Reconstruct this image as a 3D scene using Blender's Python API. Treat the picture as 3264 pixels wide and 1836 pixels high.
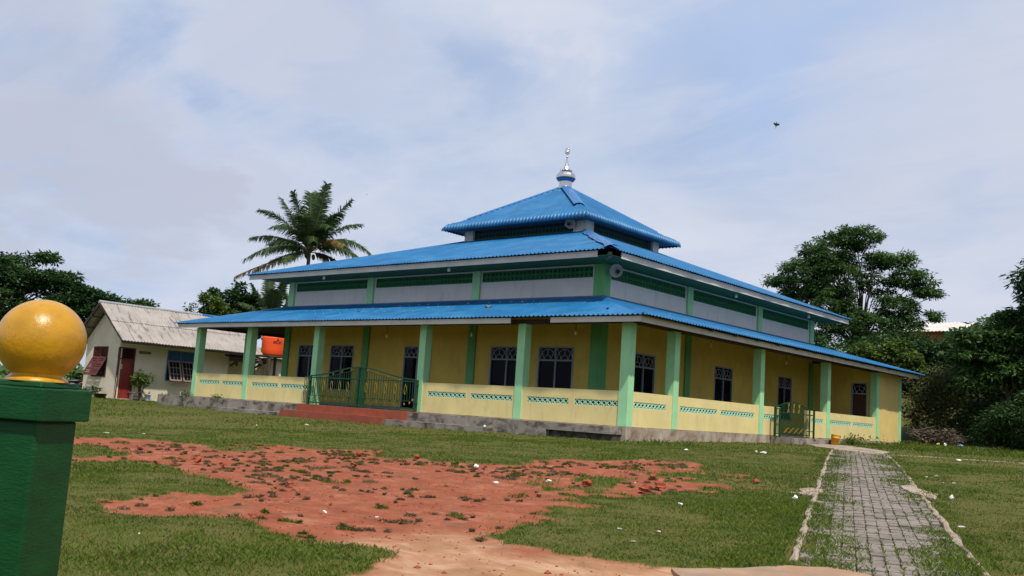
import bpy, bmesh, math, random
import numpy as np
from mathutils import Vector, Matrix

for o in list(bpy.data.objects):
    bpy.data.objects.remove(o)
scene = bpy.context.scene
COL = scene.collection
rnd = random.Random(7)
rng = np.random.default_rng(11)

# ---------------------------------------------------------------- camera
CAM = np.array([15.385, -23.012, 0.172])
yaw, pit, rol = -0.714817, 0.128491, 0.066261
Fv = Vector((math.sin(yaw)*math.cos(pit), math.cos(yaw)*math.cos(pit), math.sin(pit)))
Rv = Vector((math.cos(yaw), -math.sin(yaw), 0))
Uv = Rv.cross(Fv)
R2 = math.cos(rol)*Rv + math.sin(rol)*Uv
U2 = -math.sin(rol)*Rv + math.cos(rol)*Uv
cd = bpy.data.cameras.new('camera')
cam = bpy.data.objects.new('camera', cd)
COL.objects.link(cam)
cam.matrix_world = Matrix(((R2.x, U2.x, -Fv.x, CAM[0]), (R2.y, U2.y, -Fv.y, CAM[1]),
                           (R2.z, U2.z, -Fv.z, CAM[2]), (0, 0, 0, 1)))
cd.sensor_width = 36
cd.sensor_fit = 'HORIZONTAL'
cd.lens = 36*3074.95/3264
cd.clip_start = 0.1
cd.clip_end = 5000
scene.camera = cam

# ---------------------------------------------------------------- light
SUN = Vector((0.53, -0.28, 1.0)).normalized()
sl = bpy.data.lights.new('sun', 'SUN')
sl.energy = 4.2
sl.angle = math.radians(1.2)
sl.color = (1.0, 0.93, 0.82)
so = bpy.data.objects.new('sun', sl)
COL.objects.link(so)
so.rotation_euler = SUN.to_track_quat('Z', 'Y').to_euler()
so.location = (20, -30, 40)

w = bpy.data.worlds.new('World')
scene.world = w
w.use_nodes = True
nt = w.node_tree
for n in list(nt.nodes):
    nt.nodes.remove(n)
def N(t, tree=None, **kw):
    n = (tree or nt).nodes.new(t)
    for k, v in kw.items():
        setattr(n, k, v)
    return n
L = nt.links.new
out = N('ShaderNodeOutputWorld')
bg = N('ShaderNodeBackground')
bg.inputs['Strength'].default_value = 0.1
L(bg.outputs[0], out.inputs[0])
sky = N('ShaderNodeTexSky', sky_type='NISHITA')
sky.sun_disc = False
sky.sun_elevation = math.asin(SUN.z)
sky.sun_rotation = math.atan2(SUN.x, SUN.y)
sky.air_density = 1.2
sky.dust_density = 2.5
tc = N('ShaderNodeTexCoord')
sep = N('ShaderNodeSeparateXYZ')
L(tc.outputs['Generated'], sep.inputs[0])
def M(op, a, b, tree=None, clamp=False):
    t = tree or nt
    n = t.nodes.new('ShaderNodeMath'); n.operation = op; n.use_clamp = clamp
    for i, v in enumerate((a, b)):
        if isinstance(v, (int, float)): n.inputs[i].default_value = v
        elif v is not None: t.links.new(v, n.inputs[i])
    return n.outputs[0]
zc = M('ADD', M('MAXIMUM', sep.outputs['Z'], 0.0), 0.22)
cu = N('ShaderNodeCombineXYZ')
L(M('DIVIDE', sep.outputs['X'], zc), cu.inputs[0])
L(M('DIVIDE', sep.outputs['Y'], zc), cu.inputs[1])
def noise(vec, scale, detail=5, rough=0.55, dist=0.0, tree=None, off=None):
    t = tree or nt
    n = t.nodes.new('ShaderNodeTexNoise')
    n.inputs['Scale'].default_value = scale
    n.inputs['Detail'].default_value = detail
    n.inputs['Roughness'].default_value = rough
    n.inputs['Distortion'].default_value = dist
    if off is not None:
        m = t.nodes.new('ShaderNodeMapping')
        m.inputs['Location'].default_value = off
        t.links.new(vec, m.inputs[0]); vec = m.outputs[0]
    t.links.new(vec, n.inputs['Vector'])
    return n.outputs['Fac']
def ramp(fac, stops, tree=None):
    t = tree or nt
    r = t.nodes.new('ShaderNodeValToRGB')
    while len(r.color_ramp.elements) > 1: r.color_ramp.elements.remove(r.color_ramp.elements[-1])
    r.color_ramp.elements[0].position = stops[0][0]
    r.color_ramp.elements[0].color = stops[0][1]
    for p, c in stops[1:]:
        e = r.color_ramp.elements.new(p); e.color = c
    t.links.new(fac, r.inputs[0])
    return r.outputs[0]
def mix(fac, a, b, tree=None, mode='MIX'):
    t = tree or nt
    n = t.nodes.new('ShaderNodeMix'); n.data_type = 'RGBA'; n.blend_type = mode
    for i, v in ((0, fac), (6, a), (7, b)):
        if isinstance(v, (int, float)): n.inputs[i].default_value = v
        elif isinstance(v, (tuple, list)): n.inputs[i].default_value = v if len(v) == 4 else (*v, 1)
        else: t.links.new(v, n.inputs[i])
    return n.outputs[2]
SKY_GREY = [((-.91, .37, .19), .012, .75), ((-.90, .36, .25), .014, .5), ((-.80, .52, .30), .008, .35), ((-.29, .91, .29), .014, .2)]
SKY_BLUE = [((-.41, .82, .40), .024, .7), ((-.82, .52, .26), .010, .5), ((-.87, .47, .12), .012, .4)]
SKY_WHITE = [((-.81, .46, .35), .012, .6), ((-.54, .74, .40), .008, .6), ((-.76, .61, .23), .016, .45), ((-.28, .93, .23), .02, .4), ((-.80, .58, .12), .02, .5), ((-.32, .94, .12), .03, .5), ((-.60, .78, .16), .02, .4), ((-.91, .35, .21), .006, .4)]
g1 = (0, 0, 0, 1); g9 = (1, 1, 1, 1)
c1 = noise(cu.outputs[0], 1.15, 7, 0.52, 0.35, off=(3.1, 7.7, 0))
c2 = noise(cu.outputs[0], 0.9, 6, 0.5, 0.5, off=(11.3, 2.2, 4))
c3m = N('ShaderNodeMapping'); c3m.inputs['Rotation'].default_value = (0, 0, 0.5); c3m.inputs['Scale'].default_value = (1.0, 2.6, 1); L(cu.outputs[0], c3m.inputs[0])
c3 = ramp(noise(c3m.outputs[0], 1.7, 8, 0.6, 0.6, off=(2.2, 9.1, 3.3)), [(0.42, g1), (0.72, g9)])
fac_cloud = ramp(c1, [(0.34, g1), (0.60, g9)])
fac_grey = ramp(c2, [(0.50, g1), (0.72, g9)])
blue = mix(0.72, sky.outputs[0], (4.1, 5.5, 8.3))
cloud = mix(fac_grey, (6.6, 7.15, 8.4), (5.8, 6.3, 7.6))
nrmv = N('ShaderNodeVectorMath', operation='NORMALIZE'); L(tc.outputs['Generated'], nrmv.inputs[0])
wob = M('MULTIPLY', M('SUBTRACT', noise(cu.outputs[0], 2.2, 6, 0.55, 0.3, off=(1.2, 4.4, 8.8)), 0.5), 0.075)
def patch(dirs):
    tot = None
    for d_, size, str_ in dirs:
        dp = N('ShaderNodeVectorMath', operation='DOT_PRODUCT'); L(nrmv.outputs[0], dp.inputs[0]); dp.inputs[1].default_value = Vector(d_).normalized()
        mr = N('ShaderNodeMapRange', interpolation_type='SMOOTHSTEP'); L(M('ADD', dp.outputs['Value'], wob), mr.inputs[0])
        mr.inputs[1].default_value = 1-size; mr.inputs[2].default_value = 1.0; mr.inputs[3].default_value = 0; mr.inputs[4].default_value = str_
        tot = mr.outputs[0] if tot is None else M('MAXIMUM', tot, mr.outputs[0])
    return tot
skycol = mix(M('ADD', M('MULTIPLY', fac_cloud, 0.82), 0.08), blue, cloud)
skycol = mix(patch(SKY_BLUE), skycol, (4.2, 5.6, 8.4))
skycol = mix(patch(SKY_WHITE), skycol, (7.0, 7.3, 8.3))
skycol = mix(M('MULTIPLY', c3, 0.55), skycol, (7.0, 7.25, 8.2))
skycol = mix(patch(SKY_GREY), skycol, (5.1, 5.4, 6.6))
L(skycol, bg.inputs['Color'])

scene.render.engine = 'CYCLES'
scene.view_settings.view_transform = 'Standard'
scene.view_settings.look = 'None'
scene.view_settings.exposure = 0.0
scene.view_settings.gamma = 1.0

# ---------------------------------------------------------------- materials
MATS = {}
def mat(name, color, rough=0.7, var=0.12, scale=3.0, stretch=(1, 1, 1), bump=0.0, bscale=40.0, metal=0.0,
        stain=None, stain_scale=1.5, stain_lo=0.52, stain_hi=0.7, stain_stretch=(1, 1, 1), spec=0.4, coat=0.0):
    m = bpy.data.materials.new(name); m.use_nodes = True
    t = m.node_tree; b = t.nodes['Principled BSDF']
    co = t.nodes.new('ShaderNodeTexCoord').outputs['Object']
    mp = t.nodes.new('ShaderNodeMapping'); mp.inputs['Scale'].default_value = stretch
    t.links.new(co, mp.inputs[0])
    f = noise(mp.outputs[0], scale, 6, 0.6, 0.1, tree=t)
    lo = tuple(c*(1-var*1.6) for c in color); hi = tuple(min(1, c*(1+var)) for c in color)
    colr = ramp(f, [(0.3, (*lo, 1)), (0.7, (*hi, 1))], tree=t)
    if stain:
        ms = t.nodes.new('ShaderNodeMapping'); ms.inputs['Scale'].default_value = stain_stretch
        t.links.new(co, ms.inputs[0])
        sfac = noise(ms.outputs[0], stain_scale, 8, 0.68, 0.3, tree=t, off=(5.3, 1.7, 9.1))
        fr = ramp(sfac, [(stain_lo, g1), (stain_hi, g9)], tree=t)
        colr = mix(fr, colr, stain, tree=t)
    t.links.new(colr, b.inputs['Base Color'])
    b.inputs['Roughness'].default_value = rough
    b.inputs['Metallic'].default_value = metal
    b.inputs['Specular IOR Level'].default_value = spec
    b.inputs['Coat Weight'].default_value = coat
    if bump:
        bn = t.nodes.new('ShaderNodeBump'); bn.inputs['Strength'].default_value = bump
        bn.inputs['Distance'].default_value = 0.02
        t.links.new(noise(mp.outputs[0], bscale, 4, 0.6, 0, tree=t), bn.inputs['Height'])
        t.links.new(bn.outputs[0], b.inputs['Normal'])
    MATS[name] = m
    return m

def leafmat(name, dark, light, trans=0.3, rough=0.55):
    m = bpy.data.materials.new(name); m.use_nodes = True
    t = m.node_tree; b = t.nodes['Principled BSDF']
    at = t.nodes.new('ShaderNodeAttribute'); at.attribute_name = 'tone'
    c = ramp(at.outputs['Fac'], [(0.0, (*dark, 1)), (1.0, (*light, 1))], tree=t)
    t.links.new(c, b.inputs['Base Color'])
    b.inputs['Roughness'].default_value = rough
    b.inputs['Specular IOR Level'].default_value = 0.25
    tr = t.nodes.new('ShaderNodeBsdfTranslucent')
    t.links.new(c, tr.inputs['Color'])
    ms = t.nodes.new('ShaderNodeMixShader'); ms.inputs[0].default_value = trans
    t.links.new(b.outputs[0], ms.inputs[1]); t.links.new(tr.outputs[0], ms.inputs[2])
    t.links.new(ms.outputs[0], t.nodes['Material Output'].inputs['Surface'])
    MATS[name] = m
    return m

mat('ochre_wall', (0.70, 0.52, 0.11), 0.85, 0.08, 1.3, bump=0.25, bscale=60, stain=(0.50, 0.35, 0.08), stain_scale=2.2, stain_lo=0.55, stain_hi=0.85, stain_stretch=(1.6, 1.6, .3))
mat('pale_yellow', (0.72, 0.60, 0.27), 0.85, 0.06, 1.1, bump=0.2, bscale=60, stain=(0.56, 0.47, 0.235), stain_scale=2.4, stain_lo=0.52, stain_hi=0.78, stain_stretch=(1.6, 1.6, .45))
mat('warm_yellow', (0.68, 0.52, 0.19), 0.85, 0.06, 1.1, bump=0.2, bscale=60)
mat('green_paint', (0.34, 0.66, 0.36), 0.75, 0.06, 2.0, bump=0.15, bscale=50, stain=(0.23, 0.48, 0.26), stain_scale=2.6, stain_lo=0.56, stain_hi=0.82, stain_stretch=(2, 2, .4))
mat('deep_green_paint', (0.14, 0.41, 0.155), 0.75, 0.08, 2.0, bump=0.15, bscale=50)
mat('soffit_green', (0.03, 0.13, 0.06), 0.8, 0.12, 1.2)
mat('mint_grille', (0.46, 0.74, 0.56), 0.75, 0.06, 3.0)
mat('green_grille', (0.035, 0.19, 0.08), 0.75, 0.1, 3.0)
mat('white_wall', (0.68, 0.66, 0.66), 0.85, 0.05, 1.0, bump=0.2, bscale=60, stain=(0.48, 0.46, 0.45), stain_scale=2.2, stain_lo=0.54, stain_hi=0.8, stain_stretch=(1.6, 1.6, .3))
mat('fascia_board', (0.58, 0.55, 0.51), 0.75, 0.07, 2.0, stain=(0.38, 0.34, 0.30), stain_scale=2.2, stain_lo=0.58, stain_hi=0.8)
mat('roof_blue', (0.007, 0.122, 0.305), 0.45, 0.14, 0.8, stain=(0.03, 0.17, 0.34), stain_scale=1.1, stain_lo=0.46, stain_hi=0.66, spec=0.4)
mat('roof_cap_blue', (0.025, 0.14, 0.36), 0.38, 0.15, 2.0, stain=(0.25, 0.38, 0.55), stain_scale=3.0, stain_lo=0.62, stain_hi=0.72)
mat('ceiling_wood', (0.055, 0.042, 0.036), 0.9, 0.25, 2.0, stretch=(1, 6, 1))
mat('lantern_soffit', (0.10, 0.15, 0.22), 0.8, 0.1, 1.0)
mat('lantern_grille', (0.035, 0.10, 0.10), 0.8, 0.15, 2.0)
mat('inside_shade', (0.012, 0.012, 0.014), 0.95, 0.1, 1.0)  # near-black colour standing in for the shade of unlit rooms
mat('floor_tile', (0.30, 0.29, 0.27), 0.5, 0.1, 2.0)
mat('skirting', (0.30, 0.30, 0.30), 0.7, 0.1, 2.0)
mat('concrete', (0.29, 0.255, 0.215), 0.92, 0.16, 2.2, bump=0.5, bscale=30, stain=(0.055, 0.045, 0.035), stain_scale=2.2, stain_lo=0.46, stain_hi=0.62, stain_stretch=(0.8, 0.8, 1.3))
mat('low_bounce_floor', (0.13, 0.115, 0.10), 0.6, 0.1, 2.0)  # kept dark to cut light bounced onto the veranda walls
mat('pale_concrete', (0.40, 0.34, 0.27), 0.92, 0.15, 2.2, bump=0.5, bscale=30, stain=(0.20, 0.12, 0.075), stain_scale=1.6, stain_lo=0.46, stain_hi=0.64)
mat('moss_concrete', (0.12, 0.105, 0.085), 0.95, 0.3, 3.0, bump=0.6, bscale=25, stain=(0.02, 0.02, 0.015), stain_scale=2.4, stain_lo=0.45, stain_hi=0.62)
mat('red_tile', (0.32, 0.075, 0.035), 0.6, 0.14, 3.0, stain=(0.22, 0.06, 0.035), stain_scale=3.5, stain_lo=0.5, stain_hi=0.7)
mat('window_frame', (0.26, 0.31, 0.40), 0.5, 0.06, 2.0)
mat('fan_bars', (0.36, 0.38, 0.42), 0.55, 0.06, 2.0)
mat('glass_dark', (0.006, 0.007, 0.010), 0.05, 0.1, 1.0, spec=0.05)
mat('brown_door', (0.075, 0.035, 0.022), 0.6, 0.15, 3.0, stretch=(6, 6, 1))
mat('gate_green', (0.005, 0.055, 0.020), 0.5, 0.15, 5.0)
mat('gate_yellow', (0.36, 0.235, 0.02), 0.5, 0.1, 5.0)
mat('steel', (0.62, 0.60, 0.58), 0.22, 0.05, 4.0, metal=1.0)
mat('dome_blue', (0.03, 0.17, 0.42), 0.35, 0.06, 4.0)
mat('horn_grey', (0.40, 0.40, 0.40), 0.5, 0.1, 4.0)
mat('horn_dark', (0.05, 0.05, 0.055), 0.6, 0.1, 4.0)
mat('bulb_white', (0.85, 0.85, 0.82), 0.25, 0.02, 4.0)
mat('black_cord', (0.015, 0.015, 0.015), 0.7, 0.1, 4.0)
mat('cream_wall', (0.67, 0.605, 0.455), 0.88, 0.07, 1.0, bump=0.2, bscale=60, stain=(0.42, 0.36, 0.25), stain_scale=0.9, stain_lo=0.56, stain_hi=0.85)
mat('asbestos', (0.35, 0.315, 0.285), 0.92, 0.12, 1.5, stain=(0.10, 0.085, 0.08), stain_scale=1.3, stain_lo=0.53, stain_hi=0.66, stain_stretch=(0.7, 3.2, 0.7), bump=0.3, bscale=30)
mat('ridge_grey', (0.30, 0.31, 0.33), 0.6, 0.1, 2.0)
mat('asbestos_under', (0.16, 0.14, 0.125), 0.9, 0.15, 2.0)
mat('red_wood', (0.115, 0.032, 0.030), 0.6, 0.16, 4.0, stretch=(1, 1, 0.3))
mat('red_door', (0.22, 0.030, 0.022), 0.5, 0.14, 2.0, stretch=(2, 2, 0.4))
mat('red_dark', (0.045, 0.015, 0.015), 0.7, 0.14, 2.0)
mat('blue_wood', (0.06, 0.17, 0.36), 0.6, 0.12, 4.0)
mat('brown_wood', (0.22, 0.165, 0.135), 0.75, 0.2, 5.0, stretch=(1, 1, 0.3))
mat('dark_timber', (0.075, 0.055, 0.045), 0.9, 0.25, 3.0)
mat('vent_grey', (0.18, 0.17, 0.16), 0.9, 0.15, 4.0)
mat('tank_orange', (0.80, 0.085, 0.015), 0.45, 0.05, 1.0)
mat('ink_black', (0.02, 0.015, 0.015), 0.8, 0.1, 4.0)
mat('pillar_green', (0.002, 0.055, 0.012), 0.45, 0.16, 5.0, stretch=(1, 1, 3), bump=0.22, bscale=36, stain=(0.010, 0.085, 0.026), stain_scale=14, stain_lo=0.60, stain_hi=0.85, spec=0.25)
mat('ball_yellow', (0.51, 0.255, 0.008), 0.33, 0.16, 6.0, bump=0.14, bscale=40, stain=(0.28, 0.135, 0.012), stain_scale=30, stain_lo=0.58, stain_hi=0.74, coat=0.15)
mat('paper_white', (0.80, 0.79, 0.76), 0.7, 0.08, 20.0)
mat('paper_pink', (0.72, 0.52, 0.48), 0.7, 0.1, 20.0)
mat('paper_grey', (0.48, 0.47, 0.43), 0.8, 0.12, 20.0)
mat('plastic_blue', (0.12, 0.22, 0.50), 0.4, 0.1, 20.0)
mat('plastic_yellow', (0.75, 0.66, 0.10), 0.4, 0.1, 20.0)
mat('verge', (0.34, 0.225, 0.145), 0.95, 0.16, 3.0, bump=0.5, bscale=30, stain=(0.33, 0.185, 0.105), stain_scale=2.0, stain_lo=0.46, stain_hi=0.62)
mat('brick_red', (0.30, 0.072, 0.030), 0.92, 0.25, 14.0, bump=0.6, bscale=30)
mat('bucket_yellow', (0.66, 0.30, 0.02), 0.5, 0.1, 4.0)
mat('bark', (0.115, 0.085, 0.06), 0.95, 0.3, 6.0, bump=0.6, bscale=14)
mat('palm_bark', (0.16, 0.135, 0.11), 0.95, 0.25, 4.0, stretch=(1, 1, 6), bump=0.6, bscale=14)
mat('bird_black', (0.01, 0.01, 0.012), 0.7, 0.1, 4.0)
mat('moto_black', (0.012, 0.012, 0.014), 0.4, 0.1, 4.0)
mat('moto_red', (0.20, 0.015, 0.02), 0.35, 0.1, 4.0)
mat('chrome', (0.55, 0.55, 0.56), 0.25, 0.05, 4.0, metal=1.0)
mat('tyre', (0.02, 0.02, 0.02), 0.9, 0.1, 4.0)
mat('zinc_roof', (0.62, 0.57, 0.52), 0.7, 0.12, 1.5, stain=(0.36, 0.29, 0.25), stain_scale=1.2, stain_lo=0.52, stain_hi=0.7)
mat('rust_wall', (0.32, 0.12, 0.045), 0.9, 0.25, 2.0, stretch=(6, 6, 0.5))
mat('grey_roof', (0.26, 0.25, 0.25), 0.85, 0.15, 2.0, stain=(0.13, 0.12, 0.12), stain_scale=1.6, stain_lo=0.52, stain_hi=0.7)
mat('twig_grey', (0.20, 0.16, 0.13), 0.95, 0.25, 6.0)
mat('stick_wood', (0.30, 0.25, 0.18), 0.9, 0.2, 6.0)
mat('paver', (0.245, 0.205, 0.178), 0.95, 0.14, 9.0, bump=0.5, bscale=60, stain=(0.13, 0.115, 0.085), stain_scale=2.2, stain_lo=0.47, stain_hi=0.66)
mat('kerb_mortar', (0.37, 0.29, 0.225), 0.95, 0.15, 5.0, bump=0.6, bscale=30, stain=(0.27, 0.18, 0.12), stain_scale=2.2, stain_lo=0.5, stain_hi=0.7)
leafmat('leaf_dark', (0.012, 0.036, 0.012), (0.060, 0.130, 0.034), 0.3)
leafmat('leaf_mid', (0.018, 0.050, 0.014), (0.115, 0.22, 0.055), 0.35)
leafmat('leaf_yellow', (0.035, 0.07, 0.012), (0.15, 0.22, 0.04), 0.35)
leafmat('leaf_palm', (0.018, 0.046, 0.015), (0.095, 0.155, 0.052), 0.3, 0.4)
leafmat('leaf_dead', (0.12, 0.085, 0.035), (0.30, 0.21, 0.08), 0.3)
leafmat('leaf_brush', (0.07, 0.055, 0.035), (0.22, 0.18, 0.13), 0.15)
leafmat('leaf_vine', (0.03, 0.04, 0.012), (0.13, 0.14, 0.045), 0.25)
leafmat('blade', (0.048, 0.094, 0.008), (0.160, 0.220, 0.026), 0.35)
leafmat('blade_dry', (0.105, 0.075, 0.036), (0.26, 0.175, 0.095), 0.2)

# ---------------------------------------------------------------- helpers
WORLDLOC = {}
def place(o, label=None, cat=None, group=None, kind=None):
    if label: o['label'] = label
    if cat: o['category'] = cat
    if group: o['group'] = group
    if kind: o['kind'] = kind
    return o
def thing(name, label, cat, loc=(0, 0, 0), group=None):
    o = bpy.data.objects.new(name, None); COL.objects.link(o)
    o.location = loc; o.empty_display_size = 0.2
    WORLDLOC[o] = tuple(loc)
    return place(o, label, cat, group)
class MB:
    def __init__(s): s.v = []; s.f = []; s.sm = []
    def add(s, vs, fs, smooth=False):
        k = len(s.v); s.v += [tuple(v) for v in vs]
        s.f += [tuple(i+k for i in f) for f in fs]; s.sm += [smooth]*len(fs)
    def box(s, x0, x1, y0, y1, z0, z1):
        s.add([(x0,y0,z0),(x1,y0,z0),(x1,y1,z0),(x0,y1,z0),(x0,y0,z1),(x1,y0,z1),(x1,y1,z1),(x0,y1,z1)],
              [(3,2,1,0),(4,5,6,7),(0,1,5,4),(1,2,6,5),(2,3,7,6),(3,0,4,7)])
    def quad(s, a, b, c, d): s.add([a, b, c, d], [(0,1,2,3)])
    def bar(s, p, q, w, d, nrm):
        p = Vector(p); q = Vector(q); n = Vector(nrm).normalized()
        t = (q-p).normalized(); s1 = t.cross(n).normalized()*w/2; n = n*d/2
        vs = []
        for e in (p, q):
            vs += [e-s1-n, e+s1-n, e+s1+n, e-s1+n]
        s.add(vs, [(3,2,1,0),(4,5,6,7),(0,1,5,4),(1,2,6,5),(2,3,7,6),(3,0,4,7)])
    def tube(s, pts, rad, n=8, smooth=True, caps=True):
        pts = [Vector(p) for p in pts]
        if not hasattr(rad, '__len__'): rad = [rad]*len(pts)
        rings = []
        up = Vector((0, 0, 1))
        for i, p in enumerate(pts):
            t = (pts[min(i+1, len(pts)-1)]-pts[max(i-1, 0)]).normalized()
            a = t.cross(up)
            if a.length < 1e-3: a = t.cross(Vector((0, 1, 0)))
            a.normalize(); b = t.cross(a)
            rings.append([p+(a*math.cos(2*math.pi*k/n)+b*math.sin(2*math.pi*k/n))*rad[i] for k in range(n)])
        vs = [v for r in rings for v in r]; fs = []
        for i in range(len(rings)-1):
            for k in range(n):
                fs.append((i*n+k, i*n+(k+1)%n, (i+1)*n+(k+1)%n, (i+1)*n+k))
        s.add(vs, fs, smooth)
        if caps:
            s.add(rings[0], [tuple(range(n))]); s.add(rings[-1], [tuple(range(n))[::-1]])
    def lathe(s, prof, c, n=24, smooth=True, axis=None, caps=True):
        if axis is None: A, B, Cc = Vector((1,0,0)), Vector((0,1,0)), Vector((0,0,1))
        else:
            Cc = Vector(axis).normalized(); A = Cc.cross(Vector((0,0,1)) if abs(Cc.z) < .9 else Vector((1,0,0))).normalized(); B = Cc.cross(A)
        c = Vector(c); vs = []; fs = []
        for r, z in prof:
            for k in range(n):
                a = 2*math.pi*k/n
                vs.append(c+Cc*z+(A*math.cos(a)+B*math.sin(a))*r)
        for i in range(len(prof)-1):
            for k in range(n):
                fs.append((i*n+k, i*n+(k+1)%n, (i+1)*n+(k+1)%n, (i+1)*n+k))
        s.add(vs, fs, smooth)
        if caps:
            s.add(vs[:n], [tuple(range(n))[::-1]]); s.add(vs[-n:], [tuple(range(n))])
    def wall(s, axis, p0, p1, u0, u1, z0, z1, holes=()):
        us = sorted({u0, u1, *[h[0] for h in holes], *[h[1] for h in holes]})
        zs = sorted({z0, z1, *[h[2] for h in holes], *[h[3] for h in holes]})
        us = [u for u in us if u0 <= u <= u1]; zs = [z for z in zs if z0 <= z <= z1]
        def solid(i, j):
            if i < 0 or j < 0 or i >= len(us)-1 or j >= len(zs)-1: return False
            cu_ = (us[i]+us[i+1])/2; cz = (zs[j]+zs[j+1])/2
            return not any(h[0] < cu_ < h[1] and h[2] < cz < h[3] for h in holes)
        P = (lambda p, u, z: (u, p, z)) if axis == 'y' else (lambda p, u, z: (p, u, z))
        for i in range(len(us)-1):
            for j in range(len(zs)-1):
                if not solid(i, j): continue
                a, b, c, d = us[i], us[i+1], zs[j], zs[j+1]
                s.quad(P(p0,a,c), P(p0,b,c), P(p0,b,d), P(p0,a,d))
                s.quad(P(p1,b,c), P(p1,a,c), P(p1,a,d), P(p1,b,d))
                if not solid(i-1, j): s.quad(P(p1,a,c), P(p0,a,c), P(p0,a,d), P(p1,a,d))
                if not solid(i+1, j): s.quad(P(p0,b,c), P(p1,b,c), P(p1,b,d), P(p0,b,d))
                if not solid(i, j-1): s.quad(P(p1,a,c), P(p1,b,c), P(p0,b,c), P(p0,a,c))
                if not solid(i, j+1): s.quad(P(p0,a,d), P(p0,b,d), P(p1,b,d), P(p1,a,d))
    def build(s, name, m, parent=None, label=None):
        me = bpy.data.meshes.new(name)
        wl = WORLDLOC.get(parent, (0, 0, 0))
        me.from_pydata([(v[0]-wl[0], v[1]-wl[1], v[2]-wl[2]) for v in s.v], [], s.f)
        me.polygons.foreach_set('use_smooth', s.sm)
        me.materials.append(MATS[m]); me.update()
        o = bpy.data.objects.new(name, me); COL.objects.link(o)
        if parent is not None: o.parent = parent
        WORLDLOC[o] = wl
        if label: o['label'] = label
        return o
def npmesh(name, V, F, m, parent=None, tone=None, smooth=False):
    me = bpy.data.meshes.new(name)
    wl = np.array(WORLDLOC.get(parent, (0, 0, 0)))
    V = np.asarray(V, dtype=np.float32)-wl.astype(np.float32); F = np.asarray(F, dtype=np.int32)
    k = F.shape[1]
    me.vertices.add(len(V)); me.vertices.foreach_set('co', V.ravel())
    me.loops.add(F.size); me.loops.foreach_set('vertex_index', F.ravel())
    me.polygons.add(len(F)); me.polygons.foreach_set('loop_start', np.arange(0, F.size, k, dtype=np.int32))
    me.polygons.foreach_set('loop_total', np.full(len(F), k, dtype=np.int32))
    if smooth: me.polygons.foreach_set('use_smooth', np.ones(len(F), dtype=bool))
    me.update(calc_edges=True)
    if tone is not None:
        a = me.attributes.new('tone', 'FLOAT', 'FACE'); a.data.foreach_set('value', np.clip(tone, 0, 1).astype(np.float32))
    me.materials.append(MATS[m])
    o = bpy.data.objects.new(name, me); COL.objects.link(o)
    if parent is not None: o.parent = parent
    WORLDLOC[o] = tuple(wl)
    return o
# value noise for ground masks
_tab = rng.random((256, 256))
def vnoise(x, y):
    xi = np.floor(x).astype(int); yi = np.floor(y).astype(int); fx = x-xi; fy = y-yi
    fx = fx*fx*(3-2*fx); fy = fy*fy*(3-2*fy)
    g = lambda i, j: _tab[(xi+i) % 256, (yi+j) % 256]
    return (g(0,0)*(1-fx)+g(1,0)*fx)*(1-fy)+(g(0,1)*(1-fx)+g(1,1)*fx)*fy
def fbm(x, y, o=4):
    s = 0; a = 0.5; t = 0
    for i in range(o):
        s = s+a*vnoise(x*2**i+17.3*i, y*2**i+5.1*i); t += a; a *= 0.5
    return s/t
def sstep(a, b, x):
    t = np.clip((x-a)/(b-a), 0, 1); return t*t*(3-2*t)

# ---------------------------------------------------------------- ground
def g0(x, y):
    k = 2.0
    s = np.log1p(np.exp(np.clip((y+0.6)*k, -40, 40)))/k
    fx = 1/(1+np.exp(-np.clip((x+4)/1.5, -40, 40)))
    z = -0.47+0.036*(np.maximum(y, -60)+0.6-s)+np.minimum(s, 40)*0.0145*fx+0.06*fx
    hill = sstep(30, 52, y)*sstep(-40, -16, x)*(1-sstep(60, 120, np.hypot(x, y-50)))*5.0
    return z+hill
DIRT = [(-4.66,-13.53),(-3.80,-12.76),(-3.35,-12.31),(-2.28,-12.29),(-1.49,-12.39),(-1.01,-12.31),(-1.59,-11.54),(-1.55,-10.84),(-0.46,-10.86),(0.25,-10.23),(0.62,-9.72),(2.0,-10.78),(2.51,-10.45),(2.99,-10.18),(3.79,-10.01),(4.16,-9.51),(3.66,-8.35),(3.79,-7.21),(4.33,-6.18),(5.00,-5.29),(5.46,-5.40),(6.63,-6.97),(7.41,-6.73),(8.48,-8.30),(8.96,-9.38),(8.99,-10.20),(8.87,-11.41),(8.56,-11.77),(8.21,-12.04),(8.02,-12.37),(8.74,-13.15),(8.6,-14.0),(8.92,-14.75),(9.10,-15.36),(9.20,-15.99),(9.45,-16.16),(9.70,-16.13),(9.99,-16.10),(10.40,-15.89),(10.83,-16.00),(11.16,-16.00),(11.43,-15.93),(11.61,-15.69),(11.75,-15.38),(11.97,-14.95),(13.2,-14.1),(16,-12.5),(19,-17),(14,-22),(11.2,-19.6),(10.03,-18.19),(9.72,-17.83),(9.13,-17.64),(8.61,-17.56),(8.18,-17.57),(7.52,-17.45),(6.98,-17.62),(6.71,-17.96),(6.41,-18.13),(5.96,-18.22),(5.36,-18.03),(4.89,-17.88),(4.86,-17.86),(5.08,-17.75),(5.34,-17.65),(5.27,-17.34),(5.10,-16.86),(5.17,-16.39),(4.93,-15.95),(4.49,-15.61),(4.08,-15.58),(3.88,-15.76),(3.13,-15.35),(2.49,-15.35),(2.04,-15.47),(1.69,-15.65),(1.11,-15.42),(0.93,-15.76),(0.83,-16.19),(-0.3,-17),(-0.9,-16.7),(0.06,-15.84),(0.24,-15.42),(0.10,-14.95),(-0.83,-14.47),(-1.49,-14.27),(-1.90,-14.66),(-1.98,-14.91),(-3.2,-15.5),(-4.2,-14.9)]
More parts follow.
